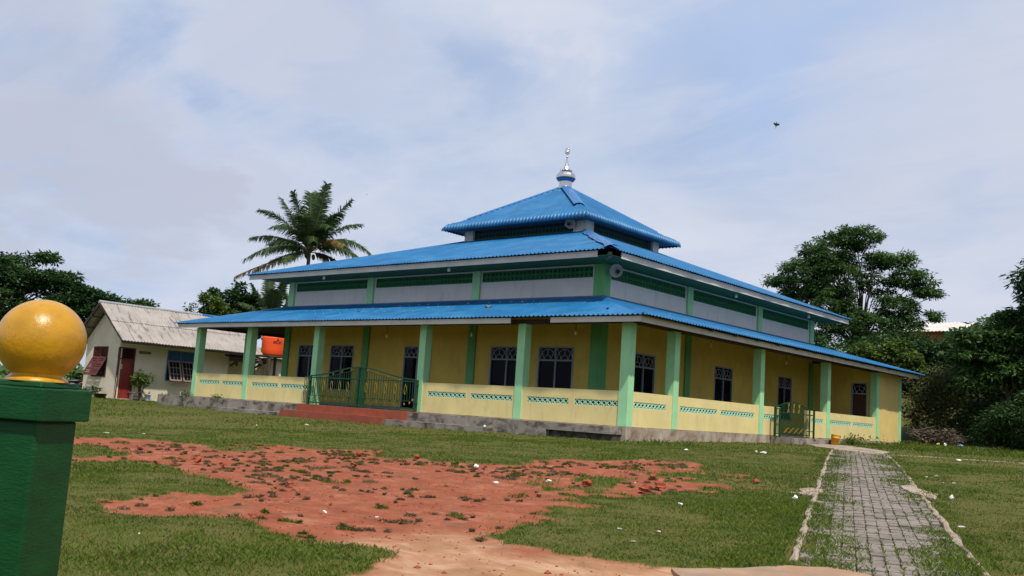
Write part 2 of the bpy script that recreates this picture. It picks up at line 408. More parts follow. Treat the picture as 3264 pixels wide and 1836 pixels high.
ISLES = [[(-0.90,-12.69),(-1.35,-11.91),(-0.55,-11.77),(0.07,-12.47),(0.02,-12.97)],
         [(6.09,-10.32),(6.04,-9.78),(6.80,-10.02),(7.45,-11.34),(7.24,-11.51)],
         [(6.43,-8.90),(6.31,-8.10),(6.85,-7.98),(7.00,-8.68),(6.73,-9.06)]]
def sdist(P, poly):
    poly = np.array(poly); d = np.full(len(P), 1e9); ins = np.zeros(len(P), bool)
    for a, b in zip(poly, np.roll(poly, -1, 0)):
        e = b-a; wv = P-a; t = np.clip((wv@e)/(e@e+1e-12), 0, 1)
        d = np.minimum(d, np.hypot(*(wv-t[:, None]*e).T))
        c = ((a[1] > P[:, 1]) != (b[1] > P[:, 1])) & (P[:, 0] < (b[0]-a[0])*(P[:, 1]-a[1])/(b[1]-a[1]+1e-12)+a[0])
        ins ^= c
    return np.where(ins, d, -d)
def dirt_mask(x, y):
    P = np.stack([x, y], 1)
    wx = (fbm(x*1.3, y*1.3, 4)-.5)*1.1+(fbm(x*6+9, y*6, 3)-.5)*0.6
    s = sdist(P, DIRT)
    m = sstep(-0.22, 0.30, s+wx*0.8)
    for isl in ISLES:
        m = np.minimum(m, 1-sstep(-0.1, 0.1, sdist(P, isl)+wx*0.35))
    # the right-hand side is half grown over
    part = sstep(5.0, 7.8, x)*(1-sstep(-12.6, -13.8, y))
    n = fbm(x*0.9+3.3, y*0.9+8.8, 4)
    n = n+(fbm(x*4.5+1, y*4.5, 3)-.5)*.35
    m = m*(1-part*sstep(0.52, 0.66, n))
    return np.clip(m, 0, 1)
def sand_mask(x, y):
    s = (x-9.0)*0.82-(y+15.2)*0.57          # towards the road verge
    return sstep(0.1, 1.9, s+(fbm(x*1.1, y*1.1, 5)-.5)*3.4)*.9
PA = np.array([3.33, 6.55]); PB = np.array([11.83, -15.04])
PD = (PB-PA)/np.hypot(*(PB-PA)); PN = np.array([-PD[1], PD[0]])   # PN points to the right side
PLEN = 23.4; PWID = 1.46
def path_uv(x, y):
    return (x-PA[0])*PD[0]+(y-PA[1])*PD[1], (x-PA[0])*PN[0]+(y-PA[1])*PN[1]

def lines(a, b, st, far):
    c = [a-far, a-far*.5, a-far*.22, a-far*.1, a-far*.05, a-far*.03, a-far*.018, a-far*.01, a-far*.006, a-far*.003, a-far*.0015]
    d = [b+(a-v) for v in c[::-1]]
    return np.array(c+list(np.arange(a, b+1e-6, st))+d)
gx = lines(-13, 17, 0.115, 1600); gy = lines(-22.5, 12, 0.115, 1600)
X, Y = np.meshgrid(gx, gy); xs = X.ravel(); ys = Y.ravel()
dm = np.zeros(len(xs)); near = (xs > -12) & (xs < 16.9) & (ys > -22.4) & (ys < 0)
dm[near] = dirt_mask(xs[near], ys[near])
sm_ = np.where(near, sand_mask(xs, ys), 0)*dm
inner = (np.abs(xs) < 60) & (np.abs(ys) < 60)
zz = g0(xs, ys)+np.where(inner, (fbm(xs*1.7, ys*1.7, 4)-.5)*0.05, 0)+np.where(near, (fbm(xs*5, ys*5, 3)-.5)*0.03*(1-sm_*.6), 0)-dm*0.03
u_, v_ = path_uv(xs, ys)
onp = sstep(-0.35, 0.0, v_)*sstep(PWID+0.35, PWID, v_)*sstep(-0.3, 0, u_)*sstep(PLEN+0.3, PLEN, u_)
zz = np.where(inner, zz*(1-onp)+(g0(xs, ys)-0.05)*onp, zz)
nx, ny = len(gx), len(gy)
ii = (np.arange(ny-1)[:, None]*nx+np.arange(nx-1)[None]).ravel()
F = np.stack([ii, ii+1, ii+nx+1, ii+nx], 1)
m = bpy.data.materials.new('ground_soil'); m.use_nodes = True; MATS['ground_soil'] = m
t = m.node_tree; b = t.nodes['Principled BSDF']
co = t.nodes.new('ShaderNodeTexCoord').outputs['Object']
at = t.nodes.new('ShaderNodeAttribute'); at.attribute_name = 'mask'
sp = t.nodes.new('ShaderNodeSeparateColor'); t.links.new(at.outputs['Color'], sp.inputs[0])
na = noise(co, 0.55, 6, .6, .2, tree=t); nb = noise(co, 7.0, 6, .7, .2, tree=t); ncc = noise(co, 45.0, 4, .7, 0, tree=t)
mpz = t.nodes.new('ShaderNodeMapping'); mpz.inputs['Rotation'].default_value = (0, 0, math.radians(38)); mpz.inputs['Scale'].default_value = (0.8, 1.4, 1); t.links.new(co, mpz.inputs[0])
nd = noise(mpz.outputs[0], 2.4, 8, .68, .5, tree=t)
grassc = mix(ramp(na, [(.38, g1), (.62, g9)], tree=t), (0.066, 0.082, 0.011), (0.102, 0.090, 0.023), tree=t)
grassc = mix(ramp(nb, [(.45, g1), (.75, g9)], tree=t), grassc, (0.125, 0.10, 0.038), tree=t)
red = ramp(nd, [(0.28, (0.17, 0.040, 0.017, 1)), (0.43, (0.275, 0.078, 0.039, 1)), (0.55, (0.325, 0.102, 0.054, 1)), (0.70, (0.43, 0.175, 0.108, 1))], tree=t)
red = mix(ramp(ncc, [(.35, g1), (.8, g9)], tree=t), red, (0.21, 0.060, 0.029), tree=t)
tan = ramp(nd, [(0.28, (0.26, 0.135, 0.068, 1)), (0.5, (0.38, 0.21, 0.112, 1)), (0.72, (0.54, 0.36, 0.23, 1))], tree=t)
bp = noise(co, 3.2, 7, .7, .3, tree=t)
thin = M('MULTIPLY', ramp(bp, [(0.52, g1), (0.66, g9)], tree=t), 0.75, tree=t)
red = mix(thin, red, (0.135, 0.078, 0.036), tree=t)
red = mix(M('MULTIPLY', ramp(noise(co, 1.7, 8, .72, .4, tree=t), [(0.54, g1), (0.64, g9)], tree=t), .42, tree=t), red, (0.44, 0.19, 0.118), tree=t)
bare = mix(sp.outputs[1], red, tan, tree=t)
fd = M('ADD', sp.outputs[0], M('MULTIPLY', M('SUBTRACT', nb, 0.5, tree=t), 0.7, tree=t), tree=t)
fd = ramp(fd, [(0.38, g1), (0.62, g9)], tree=t)
t.links.new(mix(fd, grassc, bare, tree=t), b.inputs['Base Color'])
b.inputs['Roughness'].default_value = 0.95; b.inputs['Specular IOR Level'].default_value = 0.15
bn = t.nodes.new('ShaderNodeBump'); bn.inputs['Strength'].default_value = 0.55; bn.inputs['Distance'].default_value = 0.03
t.links.new(M('ADD', nb, M('MULTIPLY', ncc, .5, tree=t), tree=t), bn.inputs['Height']); t.links.new(bn.outputs[0], b.inputs['Normal'])
gob = npmesh('ground', np.stack([xs, ys, zz], 1), F, 'ground_soil', smooth=True)
ca = gob.data.attributes.new('mask', 'FLOAT_COLOR', 'POINT')
ca.data.foreach_set('color', np.stack([dm, sm_, np.zeros_like(dm), np.ones_like(dm)], 1).astype(np.float32).ravel())
place(gob, 'grassy churchyard-like lawn with a wide bare red soil patch' if False else 'wide lawn with a bare red soil patch in front of the mosque', None, kind='structure')

# paved path: stack of small grey blocks, mortar kerbs, concrete apron
def P3(u, v, dz=0.0):
    x = PA[0]+PD[0]*u+PN[0]*v; y = PA[1]+PD[1]*u+PN[1]*v
    return (x, y, float(g0(np.array([x]), np.array([y]))[0])+dz)
mb = MB()
bw, bl = 0.1215, 0.205
for i in range(int(PLEN/bl)):
    for j in range(12):
        u0 = i*bl; v0 = j*bw
        edge = min(j, 11-j)
        if edge == 0 and rnd.random() < 0.35: continue
        if edge == 1 and rnd.random() < 0.12: continue
        q = 0.0045+rnd.random()*0.004; dz = rnd.uniform(-0.010, 0.006)-(0.012 if edge < 2 else 0)
        off = rnd.uniform(-.012, .012); sv = rnd.uniform(-.003, .003)
        c = [(u0+q+off, v0+q*1.2+sv), (u0+bl*.5+off, v0+q*.2+sv), (u0+bl-q+off, v0+q*1.2+sv), (u0+bl-q+off, v0+bw-q*1.2+sv), (u0+bl*.5+off, v0+bw-q*.2+sv), (u0+q+off, v0+bw-q*1.2+sv)]
        tl = [rnd.uniform(-.003, .003) for _ in range(6)]
        top = [P3(a, b_, dz+e) for (a, b_), e in zip(c, tl)]; bot = [P3(a, b_, -0.07) for a, b_ in c]
        k = len(c)
        mb.add(top+bot, [tuple(range(k))]+[(n_, n_+k, (n_+1) % k+k, (n_+1) % k) for n_ in range(k)])
place(mb.build('path', 'paver'), 'straight footpath of small grey paving blocks with grass in its joints', None, kind='structure')
def strip(name, pts, wid, h, m, label, n=3, jag=.03, cat=None):
    mb = MB(); rows = []
    for i, (x, y) in enumerate(pts):
        a = np.array(pts[max(i-1, 0)]); c = np.array(pts[min(i+1, len(pts)-1)]); d = (c-a)/np.hypot(*(c-a)); nn = np.array([-d[1], d[0]])
        w0 = -wid[i]/2+rnd.uniform(-jag, jag); w1 = wid[i]/2+rnd.uniform(-jag, jag)
        row = []
        for s_, hh in ((w0, -0.08), (w0+0.01, h-0.01), ((w0+w1)/2, h+rnd.uniform(0, .012)), (w1-0.01, h-0.01), (w1, -0.08)):
            px, py = x+nn[0]*s_, y+nn[1]*s_
            row.append((px, py, float(g0(np.array([px]), np.array([py]))[0])+hh+rnd.uniform(-.004, .004)))
        rows.append(row)
    k = 5; vs = [v for r in rows for v in r]
    fs = [(i*k+j, (i+1)*k+j, (i+1)*k+j+1, i*k+j+1) for i in range(len(rows)-1) for j in range(k-1)]
    fs += [tuple(range(k)), tuple((len(rows)-1)*k+j for j in range(k))[::-1]]
    mb.add(vs, fs); return mb.build(name, m)
nl = 90
kl = [P3(u, -0.03+rnd.uniform(-.012, .012))[:2] for u in np.linspace(-.1, PLEN-0.3, nl)]
place(strip('kerb', kl, [0.068+.03*float(vnoise(np.array([i*.2]), np.array([3.]))[0]) for i in range(nl)], 0.014, 'kerb_mortar', '', jag=.014), 'worn mortar kerb along the left edge of the paved path', None, kind='structure')
kr = [P3(u, PWID+0.03+rnd.uniform(-.02, .02))[:2] for u in np.linspace(.5, PLEN, nl)]
place(strip('kerb', kr, [0.02+.09*float(vnoise(np.array([i*.23]), np.array([7.]))[0]) for i in range(nl)], 0.010, 'kerb_mortar', '', jag=.016), 'broken mortar kerb along the right edge of the paved path', None, kind='structure')
def pad(name, poly, h, m, dep=0.12):
    q_ = []
    for (xa, ya), (xb, yb_) in zip(poly, poly[1:]+poly[:1]):
        nn_ = max(1, int(math.hypot(xb-xa, yb_-ya)/.16))
        for i_ in range(nn_):
            t_ = i_/nn_; q_.append((xa+(xb-xa)*t_+rnd.uniform(-.022, .022), ya+(yb_-ya)*t_+rnd.uniform(-.022, .022)))
    poly = q_; mb = MB(); k = len(poly)
    top = [(x, y, float(g0(np.array([x]), np.array([y]))[0])+h) for x, y in poly]
    bot = [(x, y, z-dep-h) for x, y, z in top]
    mb.add(top+bot, [tuple(range(k))]+[(n_, n_+k, (n_+1) % k+k, (n_+1) % k) for n_ in range(k)])
    return mb.build(name, m)
place(pad('path', [(0.3,10.7),(1.05,10.1),(1.96,8.5),(2.95,7.55),(3.32,6.62),(4.97,6.22),(4.4,8.45),(3.3,10.2),(1.3,12.7),(0.3,12.75)][::1], 0.012, 'pale_concrete'), 'pale concrete apron between the side gate and the paved path', None, kind='structure')
rs_ = np.random.default_rng(55)
px_ = rs_.uniform(-3, 12, 9000); py_ = rs_.uniform(-19, -6, 9000); ok_ = dirt_mask(px_, py_) > .7; px_ = px_[ok_]; py_ = py_[ok_]
n_ = len(px_); s_ = rs_.uniform(.006, .02, n_)*(1+1.2*(rs_.random(n_) < .06)); th_ = rs_.random(n_)*6.283; pz_ = g0(px_, py_)+(fbm(px_*1.7, py_*1.7, 4)-.5)*.05-.032
oc_ = np.array([[1, 0, 0], [0, 1, 0], [-1, 0, 0], [0, -1, 0], [0, 0, .8], [0, 0, -.3]])
V_ = np.empty((n_, 6, 3))
for k_ in range(6):
    jx = oc_[k_]*rs_.uniform(.6, 1.3, (n_, 1))
    V_[:, k_, 0] = px_+s_*(jx[:, 0]*np.cos(th_)-jx[:, 1]*np.sin(th_)); V_[:, k_, 1] = py_+s_*(jx[:, 0]*np.sin(th_)+jx[:, 1]*np.cos(th_)); V_[:, k_, 2] = pz_+s_*jx[:, 2]
tri = np.array([[0, 1, 4], [1, 2, 4], [2, 3, 4], [3, 0, 4], [1, 0, 5], [2, 1, 5], [3, 2, 5], [0, 3, 5]])
place(npmesh('gravel', V_.reshape(-1, 3), (np.arange(n_)[:, None, None]*6+tri[None]).reshape(-1, 3), 'brick_red'), 'small red crumbs of soil strewn over the bare patch', kind='stuff')
place(pad('path', [(11.3,-16.15),(11.62,-15.65),(11.85,-15.2),(12.1,-15.0),(12.4,-15.02),(12.7,-15.2),(14.2,-16.4),(13.2,-18.2)], 0.004, 'verge'), 'sandy concrete road edge at the near end of the paved path', None, kind='structure')
place(pad('path', [(9.74,-6.35),(10.0,-6.9),(10.24,-7.32),(10.84,-8.08),(10.6,-7.2),(10.18,-6.63),(9.77,-5.99)], 0.012, 'kerb_mortar'), 'spilled patch of pale mortar beside the right path kerb', None, kind='structure')
place(pad('path', [(9.05,-8.25),(9.0,-8.6),(9.25,-9.1),(9.1,-9.35),(9.5,-9.35),(9.42,-8.8),(9.25,-8.3)], 0.01, 'kerb_mortar'), 'small spilled patch of pale mortar beside the left path kerb', None, kind='structure')
lk = [(4.4+(i/30)*9.6, 5.6+(i/30)*4.2+rnd.uniform(-.02, .02)) for i in range(31)]
place(strip('kerb', lk, [0.02+.05*rnd.random() for _ in lk], 0.012, 'kerb_mortar', '', jag=.02), 'thin old kerb line crossing the right lawn in front of the bushes', None, kind='structure')

# ---------------------------------------------------------------- grass
AX = np.array([math.sin(yaw), math.cos(yaw)])
def in_building(x, y):
    return ((x > -24.4) & (x < 0.03) & (y > -0.62) & (y < 23)) | ((x > -19) & (x < -4.2) & (y > -1.3) & (y < 0)) | ((x > -35.7) & (x < -31.9) & (y > 1.3) & (y < 16)) | ((x > 0) & (x < .75) & (y > 9) & (y < 12.8))
def blades(name, n, d0, d1, hgt, wid, dens_fn, m, ang=37, seed=1, toneshift=0):
    r = np.random.default_rng(seed)
    d = np.sqrt(r.random(n)*(d1*d1-d0*d0)+d0*d0); a = (r.random(n)-.5)*2*math.radians(ang)+yaw
    x = CAM[0]+np.sin(a)*d; y = CAM[1]+np.cos(a)*d
    keep = ~in_building(x, y) & (r.random(n) < dens_fn(x, y)); x = x[keep]; y = y[keep]; n = len(x)
    z = g0(x, y)+(fbm(x*1.7, y*1.7, 4)-.5)*0.05-0.012
    pn = fbm(x*.5+40, y*.5, 4); pl = fbm(x*2.2+7, y*2.2+3, 3)
    h = hgt*(0.5+r.random(n)*0.9)*(0.8+0.5*sstep(.35, .7, pn)); w = wid*(0.6+.8*r.random(n))
    th = r.random(n)*6.283; la = r.random(n)*6.283; ln = (0.25+r.random(n)*0.9)*h
    bx = np.cos(th)*w/2; by = np.sin(th)*w/2
    V = np.empty((n, 4, 3))
    V[:, 0] = np.stack([x-bx, y-by, z], 1); V[:, 1] = np.stack([x+bx, y+by, z], 1)
    mx = x+np.cos(la)*ln*.45; my = y+np.sin(la)*ln*.45
    V[:, 2] = np.stack([mx+bx*.7, my+by*.7, z+h*.7], 1)
    V[:, 3] = np.stack([x+np.cos(la)*ln, y+np.sin(la)*ln, z+h], 1)
    I = np.arange(n)*4
    tone = np.clip(0.15+0.5*pl+0.5*(pn-.5)+r.normal(0, .16, n)+toneshift, 0, 1)
    return npmesh(name, V.reshape(-1, 3), np.stack([I, I+1, I+2, I+3], 1), m, tone=tone)
def lawn_density(x, y):
    s = np.zeros(len(x)); nr = (x > -12) & (x < 16.9) & (y > -22.4) & (y < 0)
    dmk = np.zeros(len(x)); dmk[nr] = dirt_mask(x[nr], y[nr])
    u, v = path_uv(x, y)
    onpath = (v > -.13) & (v < PWID+.05) & (u > -1) & (u < PLEN+1)
    jj = np.abs(((v/bw)+.5) % 1-.5)*bw; ju = np.abs(((u/bl)+.5) % 1-.5)*bl
    tuft = np.where((jj < .016) & (ju < .06), 0.55, 0)
    side = np.minimum(v, PWID-v); over = sstep(.66, .22, side)*sstep(.36, .52, fbm(x*1.3+60, y*1.3, 3))
    pd = np.maximum(tuft, over*0.75)
    slab = (sdist(np.stack([x, y], 1), [(0.3,10.7),(1.05,10.1),(1.96,8.5),(2.95,7.55),(3.32,6.62),(4.97,6.22),(4.4,8.45),(3.3,10.2),(1.3,12.7),(0.3,12.75)]) > 0) | (sdist(np.stack([x, y], 1), [(11.3,-16.15),(11.62,-15.65),(11.85,-15.2),(12.1,-15.0),(12.4,-15.02),(12.7,-15.2),(14.2,-16.4),(13.2,-18.2)]) > 0)
    bald = 0.35+0.65*sstep(.36, .5, fbm(x*1.1+21, y*1.1+4, 4))
    den = np.where(onpath, pd, ((1-sstep(.15, .55, dmk))*bald+.12*sstep(.9, .6, dmk)*sstep(.05, .3, dmk)))
    return np.where(slab, 0, den)
place(blades('lawn_grass', 400000, 5.5, 14.5, 0.030, 0.008, lawn_density, 'blade', seed=3, toneshift=.08), kind='stuff', label='short green lawn grass nearest the camera')
place(blades('lawn_grass', 330000, 14.5, 27, 0.033, 0.013, lawn_density, 'blade', seed=4), kind='stuff', label='short green lawn grass in the middle of the yard')
place(blades('lawn_grass', 200000, 27, 62, 0.045, 0.026, lawn_density, 'blade', seed=5), kind='stuff', label='short green lawn grass near the buildings')
place(blades('dry_lawn_grass', 60000, 5.5, 20, 0.03, 0.008, lambda x, y: lawn_density(x, y)*(.15+.85*sstep(.5, .7, fbm(x*.8+90, y*.8+5, 4))), 'blade_dry', seed=6, toneshift=.15), kind='stuff', label='dry yellow blades mixed into the near lawn')
def clumps(name, nc, m, seed, hgt, wid, tone0, label, rr=(.025, .09)):
    r = np.random.default_rng(seed)
    cx = r.uniform(-4.5, 9.5, nc*4); cy = r.uniform(-18.5, -5.5, nc*4)
    ok = (dirt_mask(cx, cy) > .75) & (r.random(nc*4) > sand_mask(cx, cy)*1.3) & (r.random(nc*4) < sstep(.25, .7, fbm(cx*.9+31, cy*.9, 3))); cx = cx[ok][:nc]; cy = cy[ok][:nc]; nc = len(cx)
    R = r.uniform(*rr, nc)*(1+.8*(r.random(nc) < .15)); el = r.uniform(.4, 1, nc); ro = r.uniform(-.3, .9, nc); ct = r.random(nc)
    per = 120; n = nc*per; q = np.sqrt(r.random(n)); a_ = r.random(n)*6.283; I = np.repeat(np.arange(nc), per)
    R = R*np.where(r.random(nc) < .5, .55, 1.15)
    u = q*np.cos(a_)*R[I]; v = q*np.sin(a_)*R[I]*el[I]
    x = cx[I]+u*np.cos(ro[I])-v*np.sin(ro[I]); y = cy[I]+u*np.sin(ro[I])+v*np.cos(ro[I])
    z = g0(x, y)+(fbm(x*1.7, y*1.7, 4)-.5)*.05-.035+.012*(1-q)
    h = hgt*(.5+.8*r.random(n))*(1.15-.6*q)*(.7+R[I]*2.2); th = r.random(n)*6.283; la = r.random(n)*6.283; ln = h*(.4+r.random(n)*1.1); w = wid*(.6+.8*r.random(n))
    bx = np.cos(th)*w/2; by = np.sin(th)*w/2; V = np.empty((n, 4, 3))
    V[:, 0] = np.stack([x-bx, y-by, z], 1); V[:, 1] = np.stack([x+bx, y+by, z], 1)
    mx = x+np.cos(la)*ln*.45; my = y+np.sin(la)*ln*.45
    V[:, 2] = np.stack([mx+bx*.7, my+by*.7, z+h*.7], 1); V[:, 3] = np.stack([x+np.cos(la)*ln, y+np.sin(la)*ln, z+h], 1)
    J = np.arange(n)*4
    return place(npmesh(name, V.reshape(-1, 3), np.stack([J, J+1, J+2, J+3], 1), m, tone=tone0+ct[I]*.5+r.normal(0, .12, n)), label, kind='stuff')
clumps('dry_grass_tufts', 620, 'blade_dry', 61, .038, .010, 0, 'dry brown grass tufts scattered over the red soil')
clumps('green_grass_tufts', 150, 'blade', 62, .042, .009, -.1, 'green grass tufts scattered over the red soil', (.05, .14))
def tall_density(x, y):
    a = np.exp(-(((x-1.1)/1.1)**2+((y+0.2)/.55)**2))*.9
    b = sstep(13, 17, y)*sstep(.05, .25, x)*sstep(3.2, .8, x)*.7
    c = sstep(11.0, 13.6, y)*sstep(2, 3.2, x)*.8
    d = np.where((x > -19) & (x < -14.5) & (y > -1.0) & (y < -.6), .4, 0)
    return np.maximum.reduce([a, b, c, d])
place(blades('tall_grass', 150000, 20, 50, 0.10, 0.022, tall_density, 'blade', seed=9), kind='stuff', label='taller tangled grass along the mosque base and the bushes')

# ---------------------------------------------------------------- mosque
X0, Y1 = -22.67, 22.44
mosque = thing('mosque', 'yellow mosque with three tiers of blue corrugated roof and a green pillared veranda', 'mosque', (X0/2, Y1/2, 0))
HX0, HX1, HY0, HY1 = -20.0, -3.0, 2.75, 19.45          # prayer hall
CW = 0.3
# floor and plinth
mb = MB(); mb.box(X0, 0, 0.0, Y1, -0.75, -0.006); mb.build('floor', 'pale_concrete', mosque)
mb = MB(); mb.box(X0+.17, -.17, 0.17, Y1-.17, -0.005, 0.0); mb.build('dark_floor_layer', 'low_bounce_floor', mosque)  # thin dark layer added over the slab to hold down bounced light
mb = MB(); mb.box(-24.3, -18.9, -0.6, -0.003, -0.8, -0.03); mb.box(-18.9, -2.4, -0.6, -0.003, -0.8, -0.03); mb.box(-24.3, X0-.003, -0.003, 1.2, -.8, -.03)
mb.box(-2.4, -0.12, -0.6, -0.003, -0.235, -0.03)
mb.build('plinth', 'concrete', mosque)
mb = MB(); mb.box(-2.4, -0.16, -0.42, -0.004, -0.8, -0.236); mb.build('plinth', 'moss_concrete', mosque)
mb = MB(); mb.box(-18.9, -14.43, -1.2, -0.602, -0.8, -0.37); mb.build('step', 'concrete', mosque)
mb = MB(); mb.box(-8.84, -4.26, -1.2, -0.602, -0.8, -0.31); mb.build('step', 'concrete', mosque)
mb = MB(); mb.box(-14.42, -8.85, -1.26, -0.902, -0.8, -0.25); mb.build('step', 'red_tile', mosque)
mb = MB(); mb.box(-13.9, -8.31, -0.9, -0.002, -0.8, -0.012); mb.build('step', 'red_tile', mosque)
mb = MB(); mb.box(0.003, 0.72, 9.3, 12.75, -0.6, -0.05); mb.build('step', 'concrete', mosque)

# columns of the veranda
ztop = 2.96
fcol = [-22.67, -18.85, -14.44, -8.62, -4.21, -0.3]
rcol = [2.47, 8.23, 14.03, 19.34, 22.14]
for x in fcol:
    mb = MB(); mb.box(x, x+CW, 0, CW, 0, ztop); mb.build('column', 'green_paint', mosque)
for y in rcol:
    mb = MB(); mb.box(-CW, 0, y, y+CW, 0, ztop); mb.build('column', 'green_paint', mosque)
for y in rcol:
    mb = MB(); mb.box(X0, X0+CW, y, y+CW, 0, ztop); mb.build('column', 'green_paint', mosque)

# parapets with pierced blocks
def lattice(mb, axis, p0, p1, u0, u1, z0, z1, nb, rows=1, t=0.022, ring=False):
    P = (lambda p, u, z: (u, p, z)) if axis == 'y' else (lambda p, u, z: (p, u, z))
    nrm = (0, 1, 0) if axis == 'y' else (1, 0, 0)
    pc = (p0+p1)/2; dp = abs(p1-p0)
    bu = (u1-u0)/nb; bz = (z1-z0)/rows
    for r in range(rows+1):
        z = z0+bz*r
        mb.bar(P(pc, u0, z), P(pc, u1, z), t, dp, nrm)
    for i in range(nb+1):
        u = u0+bu*i
        mb.bar(P(pc, u, z0), P(pc, u, z1), t*.9, dp*.96, nrm)
    for r in range(rows):
        for i in range(nb):
            uc = u0+bu*(i+.5); zc_ = z0+bz*(r+.5); ru = bu*.42; rz = bz*.44
            if ring:
                k = 8; pts = [(uc+ru*.75*math.cos(6.283*a/k), zc_+rz*.75*math.sin(6.283*a/k)) for a in range(k)]
                for a in range(k):
                    mb.bar(P(pc, *pts[a]), P(pc, *pts[(a+1) % k]), t*.8, dp*.8, nrm)
                for sx, sz in ((1, 1), (1, -1), (-1, 1), (-1, -1)):
                    mb.bar(P(pc, uc+sx*ru*.5, zc_+sz*rz*.5), P(pc, uc+sx*bu*.5, zc_+sz*bz*.5), t*.7, dp*.8, nrm)
            else:
                q = [(uc+ru, zc_), (uc, zc_+rz), (uc-ru, zc_), (uc, zc_-rz)]
                for a in range(4):
                    mb.bar(P(pc, *q[a]), P(pc, *q[(a+1) % 4]), t*1.15, dp*.85, nrm)
def parapet(axis, p0, p1, u0, u1, holes, m='pale_yellow'):
    mb = MB(); mb.wall(axis, p0, p1, u0, u1, 0, 1.0, [(a, b, .545, .715) for a, b in holes])
    o = mb.build('parapet', m, mosque)
    for a, b in holes:
        g = MB(); ins = .012
        lo, hi = (p0+ins, p1-ins) if p0 < p1 else (p0-ins, p1+ins)
        sg_ = 1 if p1 > p0 else -1; nb_ = max(3, round((b-a)/.2))
        lattice(g, axis, p0+sg_*.006, p0+sg_*.026, a, b, .545, .715, nb_, t=.019)
        pb = g.build('pierced_blocks', 'mint_grille', o); g = MB()
        lattice(g, axis, p0+sg_*.027, p0+sg_*.12, a, b, .545, .715, nb_, t=.016)
        g.build('pierced_blocks', 'green_grille', o)  # rear lattice: green paint darkened as the shade inside the holes
parapet('y', 0.03, 0.16, fcol[0]+CW, fcol[1], [(-22.12, -20.58), (-20.36, -18.9)])
parapet('y', 0.03, 0.16, fcol[1]+CW, fcol[2], [(-18.24, -16.49), (-16.29, -14.58)])
parapet('y', 0.03, 0.16, fcol[3]+CW, fcol[4], [(-8.06, -6.31), (-6.08, -4.31)])
parapet('y', 0.03, 0.16, fcol[4]+CW, fcol[5], [(-3.7, -2.11), (-1.88, -.34)])
parapet('x', -0.03, -0.16, .3, rcol[0], [(.4, 2.13)])
parapet('x', -0.03, -0.16, rcol[0]+CW, rcol[1], [(2.95, 5.27), (5.52, 7.87)])
parapet('x', -0.03, -0.16, rcol[1]+CW, 9.9, [(8.62, 9.73)])
parapet('x', -0.03, -0.16, 12.26, rcol[2], [(12.61, 13.73)])
parapet('x', -0.03, -0.16, rcol[2]+CW, rcol[3], [(14.4, 16.55), (16.77, 18.99)])
for a, b in ((.3, 2.47), (2.77, 8.23), (8.53, 14.03), (14.33, 19.34), (19.64, 22.14)):
    mb = MB(); mb.wall('x', X0+.16, X0+.03, a, b, 0, 1.0); mb.build('parapet', 'pale_yellow', mosque)

# hall walls
WF = [(-18.98, -17.42), (-16.8, -15.3), (-7.79, -6.22), (-5.58, -4.05)]
DOOR = (-12.3, -10.78)
WR = [(4.65, 6.13), (10.40, 11.86), (15.95, 17.32)]
hz = (.62, 2.5)
mb = MB()
mb.wall('y', HY0, HY0+.16, HX0, HX1, 0, 4.1, [(a, b, *hz) for a, b in WF]+[(DOOR[0], DOOR[1], 0.05, 2.48)])
mb.wall('x', HX1, HX1-.16, HY0+.16, HY1, 0, 4.1, [(a, b, *hz) for a, b in WR])
mb.wall('x', HX0, HX0+.16, HY0+.16, HY1, 0, 4.1)
mb.wall('y', HY1, HY1-.16, HX0+.16, HX1-.16, 0, 4.1)
# store room at the far end of the right veranda
mb.wall('y', 19.42, 19.56, HX1+.003, -.303, 0, 3.3, [(-1.16, -.44, 0.02, 2.5)])
mb.build('wall', 'ochre_wall', mosque)
mb = MB(); mb.wall('x', -0.03, -0.16, rcol[3]+CW, rcol[4], 0, 3.0); mb.wall('y', Y1-.16, Y1-.03, HX1, -.3, 0, 3.0); mb.build('wall', 'warm_yellow', mosque)
mb = MB(); mb.wall('y', HY0-.012, HY0-.001, HX0, DOOR[0], .002, .12); mb.wall('y', HY0-.012, HY0-.001, DOOR[1], HX1, .002, .12); mb.wall('x', HX1+.012, HX1+.001, HY0, 19.4, .002, .12)
mb.build('skirting', 'skirting', mosque)
mb = MB()
mb.wall('y', HY0+.02, HY0+.16, HX0, HX1, 4.1, 5.26, [(-19.55, -14.83, 4.83, 5.21), (-14.3, -8.93, 4.83, 5.21), (-8.46, -3.46, 4.83, 5.21)])
mb.wall('x', HX1-.02, HX1-.16, HY0+.16, HY1, 4.1, 5.26, [(3.2, 8.02, 4.80, 5.21), (8.55, 13.75, 4.80, 5.21), (14.3, 18.95, 4.80, 5.21)])
mb.wall('x', HX0+.02, HX0+.16, HY0+.16, HY1, 4.1, 5.26)
mb.wall('y', HY1-.02, HY1-.16, HX0+.16, HX1-.16, 4.1, 5.26)
wall_up = mb.build('upper_wall', 'white_wall', mosque)
for a, b in ((-19.55, -14.83), (-14.3, -8.93), (-8.46, -3.46)):
    g = MB(); lattice(g, 'y', HY0+.03, HY0+.12, a, b, 4.83, 5.21, round((b-a)/.195), 2, .03, True); g.build('pierced_blocks', 'green_grille', wall_up)
for a, b in ((3.2, 8.02), (8.55, 13.75), (14.3, 18.95)):
    g = MB(); lattice(g, 'x', HX1-.12, HX1-.03, a, b, 4.80, 5.21, round((b-a)/.195), 2, .03, True); g.build('pierced_blocks', 'green_grille', wall_up)
mb = MB(); mb.box(HX0+.3, HX1-.3, HY0+.3, HY1-.3, 0.02, 5.15); mb.build('interior_shade_block', 'inside_shade', mosque)  # solid block filling the hall, its shade put into the colour
